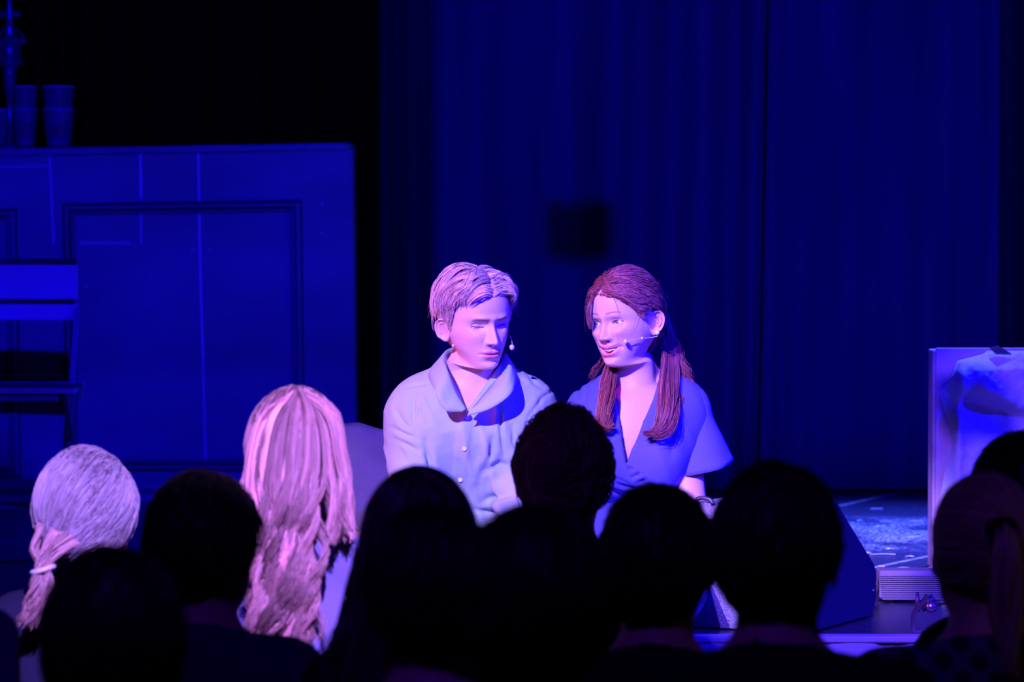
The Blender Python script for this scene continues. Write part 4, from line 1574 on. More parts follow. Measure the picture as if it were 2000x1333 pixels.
# woman with long wavy fair hair
root, fr, hc = audience_member('woman seen from behind with very long wavy fair hair, brightly lit', 577, 772, 6.90, yaw=-.25, width=.36, cloth=BLUETOP, neck_back=.150, sdrop=.035)
tab = [(0, .066), (35, .060), (60, .030), (80, -.030), (120, -.085), (180, -.100)]
V, F = hair_cap(tab, .016, .006, 4)
def gxd(l): return [P(a, b, d) for a, b, d in l]
guides = [gxd([(575, 775, 6.86), (505, 820, 6.80), (480, 900, 6.77), (474, 960, 6.75), (510, 1030, 6.72), (500, 1110, 6.71), (492, 1190, 6.70), (480, 1245, 6.70)]),
          gxd([(578, 772, 6.84), (528, 815, 6.76), (505, 900, 6.73), (508, 980, 6.71), (528, 1050, 6.70), (525, 1130, 6.70), (525, 1200, 6.69), (520, 1258, 6.69)]),
          gxd([(582, 772, 6.82), (560, 820, 6.74), (548, 900, 6.71), (545, 980, 6.69), (552, 1060, 6.68), (555, 1140, 6.68), (558, 1210, 6.68), (552, 1262, 6.68)]),
          gxd([(586, 772, 6.82), (592, 820, 6.73), (590, 900, 6.70), (580, 980, 6.68), (580, 1060, 6.68), (584, 1140, 6.68), (588, 1210, 6.68), (582, 1268, 6.68)]),
          gxd([(590, 772, 6.82), (620, 820, 6.74), (630, 900, 6.71), (622, 980, 6.69), (612, 1050, 6.69), (612, 1130, 6.69), (608, 1200, 6.69), (606, 1255, 6.69)])]
p1, r = lock(guides, 2300, 41, .006, .017, 2.8, 20, .16, 46, .25)
gt = np.exp(np.random.RandomState(77).randn(46) * .55)[lastgrp[0]][:, None]
side = [gxd([(594, 772, 6.83), (640, 815, 6.76), (655, 890, 6.74), (662, 950, 6.73), (668, 1010, 6.73), (676, 1045, 6.73)]),
        gxd([(592, 770, 6.86), (655, 805, 6.82), (672, 880, 6.80), (678, 950, 6.79), (684, 1010, 6.78), (690, 1050, 6.78)]),
        gxd([(590, 772, 6.82), (625, 830, 6.74), (638, 900, 6.72), (640, 960, 6.71), (650, 1010, 6.71), (640, 1070, 6.70)])]
p2, r2 = lock(side, 800, 42, .006, .006, 2.0, 14, .08, 20, .3)
pts, r3 = scalp_strands(1100, 43, tab, fall_flow, .12, lambda d0, s, r: .013 + .004 * s[None] + .006 * (vnoise(d0 * 7)[:, None] - .4), m=9, jitter=.05, clump_amt=.25)
S1 = strands(p1, taper(20, .00125, .5), 3, tints(len(p1), r, .2, .04) * gt)
S2 = strands(p2, taper(14, .0013, .5), 3, tints(len(p2), r2, .3, .04) * np.exp(np.random.RandomState(78).randn(20) * .35)[lastgrp[0]][:, None])
S3 = strands(fr(pts), taper(9, .0013), 3, tints(len(pts), r3, .25, .04))
J = join((fr(V), F, np.full((len(V), 3), .32)), S1, S2, S3)
part('hair', J[0], J[1], BLONDE, root, True, J[2])

# long dark hair, centre left
root, fr, hc = audience_member('spectator with long dark reddish hair over the shoulder, in front of the man', 818, 934, 5.72, yaw=.1, width=.27, cloth=BLACKTOP)
tab2 = [(0, .066), (35, .060), (60, .030), (80, -.030), (120, -.085), (180, -.100)]
V, F = hair_cap(tab2, .018, .004, 6)
guides = [gxd([(818, 938, 5.70), (745, 965, 5.68), (712, 1040, 5.67), (698, 1120, 5.66), (680, 1200, 5.64), (640, 1270, 5.62), (620, 1340, 5.61)]),
          gxd([(818, 934, 5.68), (765, 965, 5.64), (735, 1050, 5.62), (722, 1130, 5.61), (715, 1210, 5.60), (700, 1280, 5.59), (690, 1350, 5.58)]),
          gxd([(820, 934, 5.66), (830, 985, 5.60), (825, 1070, 5.58), (820, 1150, 5.58), (818, 1230, 5.58), (810, 1300, 5.57), (806, 1360, 5.56)]),
          gxd([(824, 934, 5.66), (890, 980, 5.62), (910, 1060, 5.61), (915, 1140, 5.61), (915, 1220, 5.60), (910, 1300, 5.59), (905, 1360, 5.58)])]
p1, r = lock(guides, 800, 51, .008, .004, 2.0, 14)
S1 = strands(p1, taper(14, .0022, .6), 3, tints(len(p1), r, .3))
J = join((fr(V), F, np.full((len(V), 3), .7)), S1)
part('hair', J[0], J[1], DARKBROWN, root, True, J[2])

# black head with a pale blue collar in front of it
root, fr, hc = audience_member('black-haired spectator in a pale blue collared shirt at the bottom centre', 842, 1002, 5.05, yaw=.15, width=.38, cloth=PALEBLUE, neck_back=.125)
short_hair(root, fr, DARKHAIR, 12, 1150, .012, .03)

# pinned-up reddish dark hair, between the couple
root, fr, hc = audience_member('spectator with dark pinned-up hair directly in front of the couple, between them', 1102, 815, 7.0, yaw=-.1, width=.38, cloth=BLACKTOP)
tab3 = [(0, .066), (35, .062), (60, .035), (75, .0), (90, -.02), (110, -.05), (135, -.085), (180, -.095)]
V, F = hair_cap(tab3, .010, .012, 9)
def upflow(d, s, d0):
    t = norm(np.array([[.25, .9, .15]])) - d
    sw = np.cross(d, norm(np.array([[.2, .95, .1]])))
    return t + sw * 1.1
pts, r = scalp_strands(1500, 61, tab3, upflow, .085, lambda d0, s, r: .008 + .012 * np.sin(np.pi * s)[None] * (.4 + 1.4 * vnoise(d0 * 9)[:, None]), m=10, clump=5, clump_amt=1.2)
S = strands(fr(pts), taper(10, .0016), 3, tints(len(pts), r, .35))
J = join((fr(V), F, np.full((len(V), 3), .6)), S)
part('hair', J[0], J[1], PINNED, root, True, J[2])
# twisted coils of the bun
for k, (ox, oz, rr) in enumerate(((-.030, .035, .020), (.012, .020, .018), (-.034, -.020, .018), (.0, -.045, .016), (.028, -.018, .015))):
    a = np.linspace(0, 2 * np.pi, 26)
    q = np.stack([ox + rr * np.cos(a), .112 + .004 * np.sin(2 * a + k) - abs(ox) * .25, oz + rr * np.sin(a)], -1)
    pts = fr(np.stack([q + np.random.RandomState(k * 9 + j).randn(3) * .0035 for j in range(40)]))
    V, F, C = strands(pts, .0014, 3, tints(40, np.random.RandomState(k), .35))
    part('hair_coil', V, F, PINNED, root, True, C)

# three black heads across the front
root, fr, hc = audience_member('black-haired spectator at bottom centre right of the pale blue collar', 1040, 1010, 4.35, yaw=0, width=.40, cloth=BLACKTOP)
short_hair(root, fr, DARKHAIR, 15, 1150, .012, .03)
root, fr, hc = audience_member('round black-haired spectator just in front of the seated woman', 1284, 968, 5.9, yaw=-.3, width=.29, cloth=BLACKTOP)
short_hair(root, fr, DARKHAIR, 18, 1150, .016, .04)
root, fr, hc = audience_member('large dark short-haired spectator before the floor monitor', 1518, 924, 5.2, yaw=-.35, width=.40, cloth=BLACKTOP)
short_hair(root, fr, DARKHAIR, 22, 1150, .014, .035, bump=.014)
V, F = lathe([(.0005, -.003), (.003, 0), (.0005, .003)], fr(np.array([-.088, .004, -.036])), 10)
part('earring', V, F, STEEL, root)

# ponytail spectator, lower right, polka dot top
def dots_material():
    m = M('polka_dot_top', (0.020, 0.020, 0.055), 0.9)
    nt = m.node_tree
    b = nt.nodes['Principled BSDF']
    tc = nt.nodes.new('ShaderNodeTexCoord')
    mp = nt.nodes.new('ShaderNodeMapping'); mp.inputs['Scale'].default_value = (26, 0.0, 26); mp.inputs['Rotation'].default_value = (0, 0.78, 0)
    nt.links.new(tc.outputs['Object'], mp.inputs[0])
    v = nt.nodes.new('ShaderNodeTexVoronoi'); v.inputs['Scale'].default_value = 1.0; v.inputs['Randomness'].default_value = 0.0
    nt.links.new(mp.outputs[0], v.inputs['Vector'])
    r = nt.nodes.new('ShaderNodeMapRange'); r.inputs[1].default_value = .36; r.inputs[2].default_value = .40
    nt.links.new(v.outputs['Distance'], r.inputs[0])
    mx = nt.nodes.new('ShaderNodeMix'); mx.data_type = 'RGBA'
    mx.inputs[6].default_value = (.003, .003, .006, 1); mx.inputs[7].default_value = (.028, .026, .075, 1)
    nt.links.new(r.outputs[0], mx.inputs[0])
    nt.links.new(mx.outputs[2], b.inputs['Base Color'])
    return m
root, fr, hc = audience_member('spectator with an ash blonde ponytail and dark polka dot top at lower right', 1925, 938, 5.75, yaw=.25, width=.40, cloth=dots_material())
tab = [(0, .066), (35, .062), (55, .046), (72, .000), (82, -.030), (100, -.040), (120, -.065), (180, -.085)]
V, F = hair_cap(tab, .008, .003, 12)
def pflow(d, s, d0):
    return norm(np.array([[-.30, .92, .05]])) - d
pts, r = scalp_strands(1700, 71, tab, pflow, lambda d0, r: .05 + .10 * r.rand(len(d0)), lambda d0, s, r: .008 + .004 * s[None] + 0 * d0[:, :1], m=10, jitter=.05, clump_amt=.2)
S = strands(fr(pts), taper(10, .0015), 3, tints(len(pts), r, .3))
J = join((fr(V), F, np.full((len(V), 3), .7)), S)
part('hair', J[0], J[1], JBROWN, root, True, J[2])
tb = [gxd([(1952, 1030, 5.63), (1948, 1060, 5.59), (1938, 1120, 5.58), (1940, 1190, 5.58), (1955, 1260, 5.58), (1968, 1320, 5.58)]),
      gxd([(1966, 1026, 5.62), (1972, 1060, 5.58), (1976, 1120, 5.57), (1972, 1190, 5.57), (1970, 1260, 5.57), (1970, 1318, 5.57)])]
p1, r = lock(tb, 420, 75, .006, .003, 1.5, 18)
V, F, C = strands(p1, taper(18, .0017, .5), 3, tints(len(p1), r, .3))
part('ponytail', V, F, JBROWN, root, True, C)
c = P(1957, 1034, 5.615)
ringp = np.stack([c[0] + .020 * np.cos(a), c[1] + .018 * np.sin(a) * .6, c[2] + .016 * np.sin(a)], -1) if False else np.stack([c[0] + .019 * np.cos(np.linspace(0, 6.2832, 20)), c[1] + 0 * np.linspace(0, 1, 20), c[2] + .012 * np.sin(np.linspace(0, 6.2832, 20))], -1)
V, F = tube(ringp, .008, 8)
part('hair_tie', V, F, BLACK, root)

# black head behind, right edge
root, fr, hc = audience_member('black-haired spectator at the right edge behind the ponytail, before the plaster panel', 2000, 860, 6.5, yaw=.3, width=.32, cloth=BLACKTOP, sdrop=.10)
short_hair(root, fr, DARKHAIR, 27, 1150, .014, .04)

# ------------------------------------------------------------------ the two actors sitting on the stage edge
from mathutils.bvhtree import BVHTree
PV = np.array([0, .020, -.085])


def poser(origin, yaw, pitch, roll, body_yaw=0.0, sc=1.0):
    R1 = rotz(yaw) @ rotx(pitch) @ roty(roll)
    T = origin - R1 @ (-PV) * sc

    def head(pts):
        return (np.asarray(pts) - PV) @ R1.T * sc + T

    def blend(V, f):
        q = (V - PV) * sc
        ps = body_yaw + f * (yaw - body_yaw); ph = f * pitch; ro = f * roll
        x = q[:, 0] * np.cos(ro) + q[:, 2] * np.sin(ro); z = -q[:, 0] * np.sin(ro) + q[:, 2] * np.cos(ro); y = q[:, 1]
        y, z = y * np.cos(ph) - z * np.sin(ph), y * np.sin(ph) + z * np.cos(ph)
        x, y = x * np.cos(ps) - y * np.sin(ps), x * np.sin(ps) + y * np.cos(ps)
        return np.stack([x, y, z], -1) + T
    return head, blend, R1


def bvh(V, F):
    polys = []
    for f in (F if isinstance(F, list) else [F]):
        polys += f.tolist()
    return BVHTree.FromPolygons([tuple(v) for v in V.tolist()], polys)


def hit(tree, px, py, off=0.0, default=8.15):
    o = Vector((0, 0, CAM_Z))
    d = (Vector(P(px, py, 5.0)) - o).normalized()
    loc, n, i, dist = tree.ray_cast(o, d)
    if loc is None:
        return P(px, py, default)
    return np.array(loc) - np.array(d) * off


def shrink(prims, e):
    return [(p[0], p[1], p[2], p[3] - e, p[4] - e, p[5]) if p[0] == 'c' else (p[0], p[1], p[2] - e, p[3], p[4], p[5]) for p in prims]


def groove(V, N, pts, depth, width, d=8.13, both=None):
    """pushes a crease into cloth along a polyline (photo pixels at depth d)"""
    q = np.array([P(a, b, d)[[0, 2]] for a, b in pts])
    xz = V[:, [0, 2]]
    best = np.full(len(V), 9.0)
    side = np.zeros(len(V))
    for a, b in zip(q[:-1], q[1:]):
        t = b - a
        s = np.clip(((xz - a) @ t) / (t @ t), 0, 1)
        e = xz - a - s[:, None] * t
        dd = np.linalg.norm(e, axis=1)
        side = np.where(dd < best, np.sign(e[:, 0] * t[1] - e[:, 1] * t[0]), side)
        best = np.minimum(best, dd)
    L_ = np.linalg.norm(q[-1] - q[0]); e_ = np.minimum(np.linalg.norm(xz - q[0], axis=1), np.linalg.norm(xz - q[-1], axis=1))
    depth = depth * 1.45 * (.25 + .75 * sstep(0, .45 * L_, e_)); width = width * 1.1
    w = (-np.exp(-(best / width) ** 2) * depth + .30 * depth * np.exp(-((best - 3.0 * width) / (2.0 * width)) ** 2)) * (N[:, 1] < .25)
    return V + N * w[:, None]


def ridged(p):
    return 1 - np.abs(2 * vnoise(p) - 1)


# ================================================================== the young man
MHAIR = hair_mat('blond_hair', (0.68, 0.40, 0.38), .36)
SHIRT = M('pale_shirt_cotton', (0.41, 0.49, 0.62), 0.8, bump=(240, 0.06, 0.001), spec=0.2)
BUTTON = M('pearl_button', (0.85, 0.85, 0.9), .2)
MIC = M('skin_tone_microphone', (0.75, 0.60, 0.60), .5)
GOLD = M('thin_chain', (0.6, 0.45, 0.3), .3, metal=.8)

man = thing('person', 'young man with short blond hair in a pale button shirt looking down to his left', 'person', (-.09, 8.30, 0))
mo = P(928, 624, 8.20)
mhead, mblend, mR = poser(mo, math.radians(28), math.radians(8), math.radians(-3), 0.05, .93)
ch_ = {20: (-.046, -.205, .088, -.185, .100), 21: (-.050, -.235, .092, -.22, .105), 22: (-.055, -.28, .092, -.26, .105), 23: (-.055, -.33, .09, -.31, .10), 24: (-.05, -.36, .085, -.35, .09)}
V, F, C, ru, eyes = head_mesh(kz=.955, nose=1.0, jaw=.97, lid=(.0001, .0009), eyez=-.0048, chest=ch_, neckw=1.06, brow=1.6, browc=(.74, .80, .72), nz_=.87, mz_=.945, lashk=1.25, browz=-.0065, browt=1.5)
f = 1 - sstep(11.6, 20.0, ru)
HV = mblend(V, f)
ears = []
for s in (-1, 1):
    EV, EF, EC = ear_mesh(s, .057, .037)
    EV = EV @ (rotz(-s * math.radians(22)) @ rotx(math.radians(-8))).T + [s * .0760, .011, -.022]
    ears.append((mhead(EV), EF, EC))

mx_ = -.093
zu = np.array([0, 0, 1.0])
SL, SR = np.array([-.196, 8.25, .452]), np.array([.024, 8.27, .452])
neck = np.array([mx_ + .004, 8.245, .535])
hipc = np.array([-.09, 8.36, .115])
torso = [cone(neck, SL, .048, .050, .06), cone(neck, SR, .048, .050, .06), cone(SL, SR, .052, .052, .05),
         cone((mx_ - .060, 8.245, .41), (mx_ + .054, 8.25, .41), .110, .110, .05),
         cone((mx_ - .056, 8.25, .40), (-.140, 8.33, .15), .112, .112, .05), cone((mx_ + .060, 8.255, .40), (-.040, 8.33, .15), .112, .112, .05),
         cone(hipc - [.07, 0, 0], hipc + [.07, 0, 0], .112, .112, .05)]
EL, ER = np.array([-.216, 8.135, .262]), np.array([.026, 8.13, .235])
WL, WR = np.array([-.135, 7.92, .165]), np.array([-.02, 7.93, .160])
uparm = [cone(SL, EL, .054, .044, .04), cone(SR, ER, .054, .046, .04), cone(EL, EL + (WL - EL) * .35, .043, .040, .02), cone(ER, ER + (WR - ER) * .35, .046, .042, .02)]
lowarm = [cone(EL, WL, .040, .027, .02), cone(ER, WR, .040, .027, .02)] + hand_prims(WL, (.6, -.7, -.25), (0, -.2, 1), 1.0, .7, 1) + hand_prims(WR, (-.6, -.7, -.2), (0, -.2, 1), 1.0, .7, -1)
legs, feet = [], []
for s in (-1, 1):
    hip = hipc + [s * .09, -.04, -.015]
    kn = np.array([-.09 + s * .11, 7.70, .085])
    an = np.array([-.09 + s * .11, 7.64, -.34])
    legs += [cone(hip, kn, .085, .062, .04), cone(kn, an, .056, .040, .03)]
    feet += [cone(an, an - zu * .03, .038, .036, .02), cone(an - zu * .05 + [0, .02, 0], an - zu * .065 + [0, -.15, 0], .034, .027, .03)]
nk = cone(np.array([mx_ + .003, 8.240, .60]), neck - zu * .03, .034, .042, .03)
D, lo = sdf_grid([nk] + shrink(torso, .010) + shrink(uparm, .006) + lowarm + legs + feet, .008)
BV, BF = surface_nets(D, lo, .008)
BV = relax(BV, BF, 1, .4)
J = join((HV, F, C), (BV, BF, np.ones((len(BV), 3))), *ears)
part('body', J[0], J[1], SKIN, man, True, J[2])
mtree = bvh(HV, F)
for e in eyes:
    g = np.array([.18, -1, -.55])
    V, F_, C_ = eyeball(e, g)
    part('eye', mhead(V), F_, EYE, man, True, C_)

# hair: short back and sides, long swept top parted in the middle
MT = [(0, .064), (22, .063), (42, .062), (56, .051), (63, .020), (69, -.012), (76, -.016), (83, .004), (102, .008), (116, -.030), (140, -.070), (180, -.085)]
MTOP = [(0, .060), (30, .059), (50, .054), (62, .042), (80, .034), (110, .028), (140, .0), (180, -.02)]
V, F_ = hair_cap(MT, .004, .002, 1.5)
CAPm = (mhead(V), F_, np.full((len(V), 3), .5))
xp = .010


def mflow(d, s, d0):
    side = np.tanh((d0[:, 0] - xp / .0775) / .05)
    f = np.zeros_like(d)
    f[:, 0] = side * 1.0
    f[:, 1] = .25 - .55 * sstep(.1, -.4, d0[:, 1]) + .50 * sstep(-.50, -.80, d0[:, 1])
    f[:, 2] = -.05 - .45 * s - .25 * sstep(-.3, .3, d0[:, 1])
    return f


def moff(d0, s, r):
    lift = .013 + .018 * sstep(.25, .85, d0[:, 2]) + .010 * (vnoise(d0 * 6 + 2.2) - .5)
    return lift[:, None] * (np.sin(np.pi * (.10 + .72 * s[None])) ** .8) + .002 + r.rand(len(d0), 1) * .006


top = lambda d: (d[:, 2] > .28 - .25 * (d[:, 1] > .3)) 
gp, r, gd = scalp_strands(320, 101, MT, mflow, lambda d0, r: (.058 + .036 * sstep(.3, .9, d0[:, 2])) * (.75 + .5 * r.rand(len(d0))),
                          lambda d0, s, r: (.015 + .019 * sstep(.25, .85, d0[:, 2]) + .009 * sstep(-.3, -.7, d0[:, 1]) + .006 * r.rand(len(d0)))[:, None] * (np.sin(np.pi * (.16 + .72 * s[None])) ** .7) + .002,
                          m=9, jitter=.20, region=top, clump=4.5, clump_amt=.9, below=lambda d0, r: .002 + .010 * r.rand(len(d0)), stop=MTOP, want_d=True)
keep = np.abs(gd[:, 0] - xp / .0775) > .05
gp, gd = gp[keep], gd[keep]
p1, r, near = clumped(gp, gd, 6000, 105, MT, top, .50)
p2, r2 = scalp_strands(3000, 102, MT, fall_flow, lambda d0, r: .016 + .016 * r.rand(len(d0)), lambda d0, s, r: .005 + .004 * s[None] + .005 * sstep(0, .5, d0[:, 2])[:, None], m=6, jitter=.25, region=lambda d: d[:, 2] < .38, edge=.001, below=.003)
# the side that sticks out at the crown's left, and stray hairs
p3, r3 = scalp_strands(70, 103, MT, mflow, lambda d0, r: .05 + .04 * r.rand(len(d0)), lambda d0, s, r: .012 + .018 * s[None] ** 1.2 * (.3 + r.rand(len(d0), 1)), m=12, jitter=.5, region=lambda d: d[:, 2] > .15, below=.004)
S1 = strands(mhead(p1), taper(9, .00078), 3, tints(len(p1), r, .22, .05) * np.exp(np.random.RandomState(3).randn(len(gp)) * .16)[near][:, None])
S2 = strands(mhead(p2), taper(6, .0008), 3, tints(len(p2), r2, .25, .05) * .8)
S3 = strands(mhead(p3), taper(12, .0005), 3, tints(len(p3), r3, .2))
J = join(CAPm, S1, S2, S3)
part('hair', J[0], J[1], MHAIR, man, True, J[2])

# shirt
hs = .0041
D, lo = sdf_grid(torso[:6] + uparm, hs)
X, Y, Z = grid_xyz(D, lo, hs)
off = .010 + .012 * (1 - sstep(.05, .30, Z)) + .006 * (X < -.19) * (1 - sstep(.28, .42, Z))
D2 = D - off
vx, vz = P(912, 803, 8.12)[[0, 2]]
vcut = np.maximum(np.maximum(np.abs(X - (vx + .10 * (Z - vz))) - (Z - vz) * .62, vz - Z), Y - 8.30)
ncut = np.sqrt((X - (mx_ + .006)) ** 2 + (Y - 8.25) ** 2) - .060
ncut = np.maximum(ncut, .500 - Z)
cuffL = ((X - EL[0]) * (WL - EL)[0] + (Y - EL[1]) * (WL - EL)[1] + (Z - EL[2]) * (WL - EL)[2]) / np.linalg.norm(WL - EL) - .045
D2 = np.maximum.reduce([D2, -vcut + 0 * D2, -ncut + 0 * D2, .045 - Z + 0 * D2, np.where(X < -.16, cuffL, -1.0) + 0 * D2])
V, F_ = surface_nets(D2, lo, hs)
V = relax(V, F_, 2, .5)
N = vnormals(V, F_)
x, y, z = V.T
fr_ = sstep(.3, -.2, N[:, 1])
drape = ridged(np.stack([(x + .22 * (z - .3)) * 17, z * 3.0, x * 0 + 1.7], -1)) ** 3
drape2 = ridged(np.stack([(x - .35 * (z - .3)) * 26, z * 6 + 5, x * 0 + 4.7], -1)) ** 4
body_m = sstep(-.185, -.16, x) * (1 - sstep(.00, .03, x))
V = V + N * ((.0110 * (drape - .3) * (1 - sstep(.40, .49, z)) + .0040 * (drape2 - .25)) * fr_ * body_m)[:, None]
arm_m = 1 - body_m
diag = np.where(x < mx_, x + .75 * (z - .3), -x + .75 * (z - .3))
crs = ridged(np.stack([diag * 24, (x - z) * 4, y * 8], -1)) ** 4
V = V + N * (.0045 * (crs - .25) * arm_m * (1 - sstep(.46, .52, z)))[:, None]
V = V + N * (.0015 * (fbm(V * 60, 2) - .5))[:, None]
N = vnormals(V, F_)
for pts, dep, w in (
        ([(979, 765), (977, 820), (981, 870), (986, 892)], .0055, .0026), ([(1001, 835), (1003, 862), (1012, 885), (1022, 893)], .006, .003),
        ([(1012, 845), (1018, 862), (1024, 880)], .004, .003), ([(962, 858), (958, 895), (948, 918)], .007, .004), ([(820, 788), (819, 820)], .004, .0026),
        ([(812, 758), (806, 790), (808, 820), (815, 850)], .0035, .0045), ([(765, 838), (792, 850), (815, 858)], .0045, .003), ([(775, 860), (800, 872), (818, 880)], .0035, .003),
        ([(770, 800), (785, 825), (805, 845)], .003, .004), ([(1090, 764), (1060, 780), (1035, 815), (1018, 850)], .0028, .003), ([(1003, 740), (1025, 748)], .0025, .003),
        ([(786, 761), (815, 754), (848, 750)], .0018, .002), ([(830, 860), (842, 920), (850, 955)], .006, .004), ([(1030, 735), (1045, 752), (1060, 762)], .003, .003),
        ([(940, 985), (975, 968), (1005, 962)], .007, .006), ([(925, 1000), (960, 1005), (1000, 990)], .007, .005), ([(893, 940), (886, 975), (882, 1000)], .003, .004),
        ([(945, 925), (975, 905), (1000, 915)], .005, .006)):
    V = groove(V, N, pts, dep, w, 8.125)
# button placket, one edge standing proud
pl = np.array([P(914, 806, 8.12)[[0, 2]], P(903, 870, 8.12)[[0, 2]], P(897, 940, 8.12)[[0, 2]], P(886, 1040, 8.12)[[0, 2]]])
xpz = np.interp(V[:, 2], pl[::-1, 1], pl[::-1, 0])
dxp = V[:, 0] - xpz
pm = sstep(-.0150, -.0125, dxp) * (1 - sstep(.0125, .0150, dxp)) * (V[:, 2] < pl[0, 1]) * (N[:, 1] < 0)
V = V + N * (.0022 * pm)[:, None]
shirt = part('shirt', V, F_, SHIRT, man)
stree = bvh(V, F_)
for px, py in ((914, 818), (907, 877), (899, 938), (893, 998)):
    c = hit(stree, px, py, .0015)
    V, F_ = lathe([(.0005, -.0010), (.0046, -.0008), (.0052, .0004), (.0046, .0014), (.0034, .0008), (.0005, .0008)], c, 16, 'y')
    part('button', V, F_, BUTTON, shirt)
# collar: stand and fall in one folded sheet
inner = [P(*q) for q in [(913, 806, 8.095), (895, 778, 8.115), (881, 745, 8.145), (873, 712, 8.22), (884, 694, 8.30), (925, 688, 8.335), (966, 694, 8.30), (974, 714, 8.25), (960, 748, 8.18), (938, 778, 8.115), (915, 806, 8.095)]]
ridge_ = [P(*q) for q in [(910, 800, 8.085), (890, 766, 8.10), (875, 726, 8.13), (866, 698, 8.22), (880, 680, 8.305), (925, 674, 8.345), (972, 680, 8.31), (993, 700, 8.23), (990, 736, 8.13), (954, 776, 8.090), (917, 803, 8.083)]]
outer = [P(*q) for q in [(902, 806, 8.082), (868, 800, 8.075), (848, 762, 8.095), (836, 728, 8.22), (862, 705, 8.335), (925, 700, 8.375), (990, 706, 8.335), (1008, 722, 8.24), (1003, 762, 8.095), (962, 796, 8.066), (912, 814, 8.078)]]
n = 90
A_, B_, C_ = spline(inner, n), spline(ridge_, n), spline(outer, n)
rows = [A_, A_ * .5 + B_ * .5, A_ * .12 + B_ * .88 - [0, .001, -.002], B_ * .9 + C_ * .1 + [0, -.003, .002], B_ * .6 + C_ * .4 + [0, -.004, .001], B_ * .3 + C_ * .7 + [0, -.003, 0], C_]
V = np.stack(rows, 0).reshape(-1, 3)
V, F_ = solidify(V, grid_faces(7, n, False), .0022)
col = part('collar', V, F_, SHIRT, shirt)
# rolled cuff of the near sleeve
ax = norm(WL - EL); c0 = EL + ax * .032
u_ = norm(np.cross(ax, zu)); w_ = np.cross(ax, u_)
a = np.linspace(0, 2 * np.pi, 32, endpoint=False)
rings = [[c0 + ax * t + (u_ * math.cos(q) + w_ * math.sin(q)) * rr for q in a] for t, rr in ((-.02, .050), (-.021, .062), (.0, .064), (.018, .062), (.019, .046))]
part('rolled_cuff', *loft(rings), SHIRT, shirt)
D, lo = sdf_grid(torso[-1:] + legs, .009)
X, Y, Z = grid_xyz(D, lo, .009)
TRS = M('dark_blue_trousers', (.03, .03, .07), .9)
V, F_ = surface_nets(np.maximum(np.maximum(D - .010, Z - .215), -.28 - Z), lo, .009)
part('trousers', V, F_, TRS, man)
# thin cord round the neck
pts = [hit(mtree, a_, b_, .0015) for a_, b_ in ((877, 722), (882, 742), (890, 762), (900, 782), (911, 800))]
part('neck_cord', *tube(spline(pts, 16), .0009, 6), GOLD, man)

# his headset microphone
mic = thing('headset_microphone', 'small round headset microphone at the blond man\'s right-hand cheek edge in the photo', 'microphone', tuple(P(1000, 679, 8.13)))
b0 = P(1000, 679, 8.125)
part('capsule', *lathe([(.0003, -.0062), (.0036, -.0052), (.0060, 0), (.0036, .0052), (.0003, .0062)], b0, 16), MIC, mic)
pts = [b0 + [-.004, .002, .004], mhead([.060, -.078, -.055]), mhead([.073, -.050, -.046]), mhead([.080, -.024, -.040])]
part('boom', *tube(spline(pts, 20), .0009, 6), MIC, mic)
e0 = P(882, 673, 8.16)
part('ear_clip', *lathe([(.0003, -.004), (.0026, -.003), (.0026, .003), (.0003, .004)], hit(mtree, 885, 676, .016), 10), MIC, mic)

# ================================================================== the young woman
WHAIR = hair_mat('auburn_hair', (0.30, 0.075, 0.115), .36)
DRESS = M('royal_blue_crepe', (0.115, 0.100, 0.58), 0.75, bump=(300, 0.06, 0.001), spec=0.2)
woman = thing('person', 'young woman with half-up auburn hair in a royal blue wrap dress smiling to one side', 'person', (.28, 8.30, 0))
wo = P(1222, 627, 8.20)
whead, wblend, wR = poser(wo, math.radians(-38), math.radians(3), math.radians(-4.5), -0.05, .90)
ch_ = {20: (-.048, -.205, .085, -.185, .105), 21: (-.058, -.235, .09, -.22, .120), 22: (-.070, -.28, .09, -.26, .125), 23: (-.076, -.33, .09, -.31, .125), 24: (-.07, -.38, .085, -.37, .12)}
V, F, C, ru, eyes = head_mesh(kz=.95, nose=.84, jaw=.98, lid=(.0050, .0036), smile=1.0, mouth_open=1.0, chest=ch_, neckw=.93, brow=.6, browc=(.60, .72, .66), nz_=.83, mz_=.92, browz=.0045, browt=.85, recede=.007)
f = 1 - sstep(11.6, 20.0, ru)
HV = wblend(V, f)
ears = []
for s in (-1, 1):
    EV, EF, EC = ear_mesh(s, .062, .038)
    EV = EV @ (rotz(-s * math.radians(24)) @ rotx(math.radians(-10))).T + [s * .0760, .018, -.010]
    ears.append((whead(EV), EF, EC))
wx = .277
SL, SR = np.array([.186, 8.26, .442]), np.array([.372, 8.25, .466])
neck = np.array([wx + .002, 8.25, .535])
hipc = np.array([.305, 8.36, .115])
torso = [cone(neck, SL, .036, .040, .05), cone(neck, SR, .036, .040, .05), cone(SL, SR, .041, .041, .05),
         cone((wx - .032, 8.245, .41), (wx + .045, 8.245, .41), .097, .098, .06),
         cone((wx - .030, 8.25, .40), (wx - .054, 8.30, .22), .097, .088, .05), cone((wx + .036, 8.25, .40), (wx + .000, 8.30, .22), .096, .086, .05),
         ell((wx - .074, 8.168, .345), (.057, .050, .060), .05), ell((wx + .040, 8.168, .345), (.056, .050, .060), .05),
         cone((wx - .02, 8.31, .22), hipc, .095, .11, .06), cone(hipc - [.062, 0, 0], hipc + [.062, 0, 0], .108, .108, .04)]
EL, ER = np.array([.168, 8.30, .250]), np.array([.400, 8.165, .225])
WL, WR = np.array([.150, 8.40, .062]), np.array([.385, 8.20, .052])
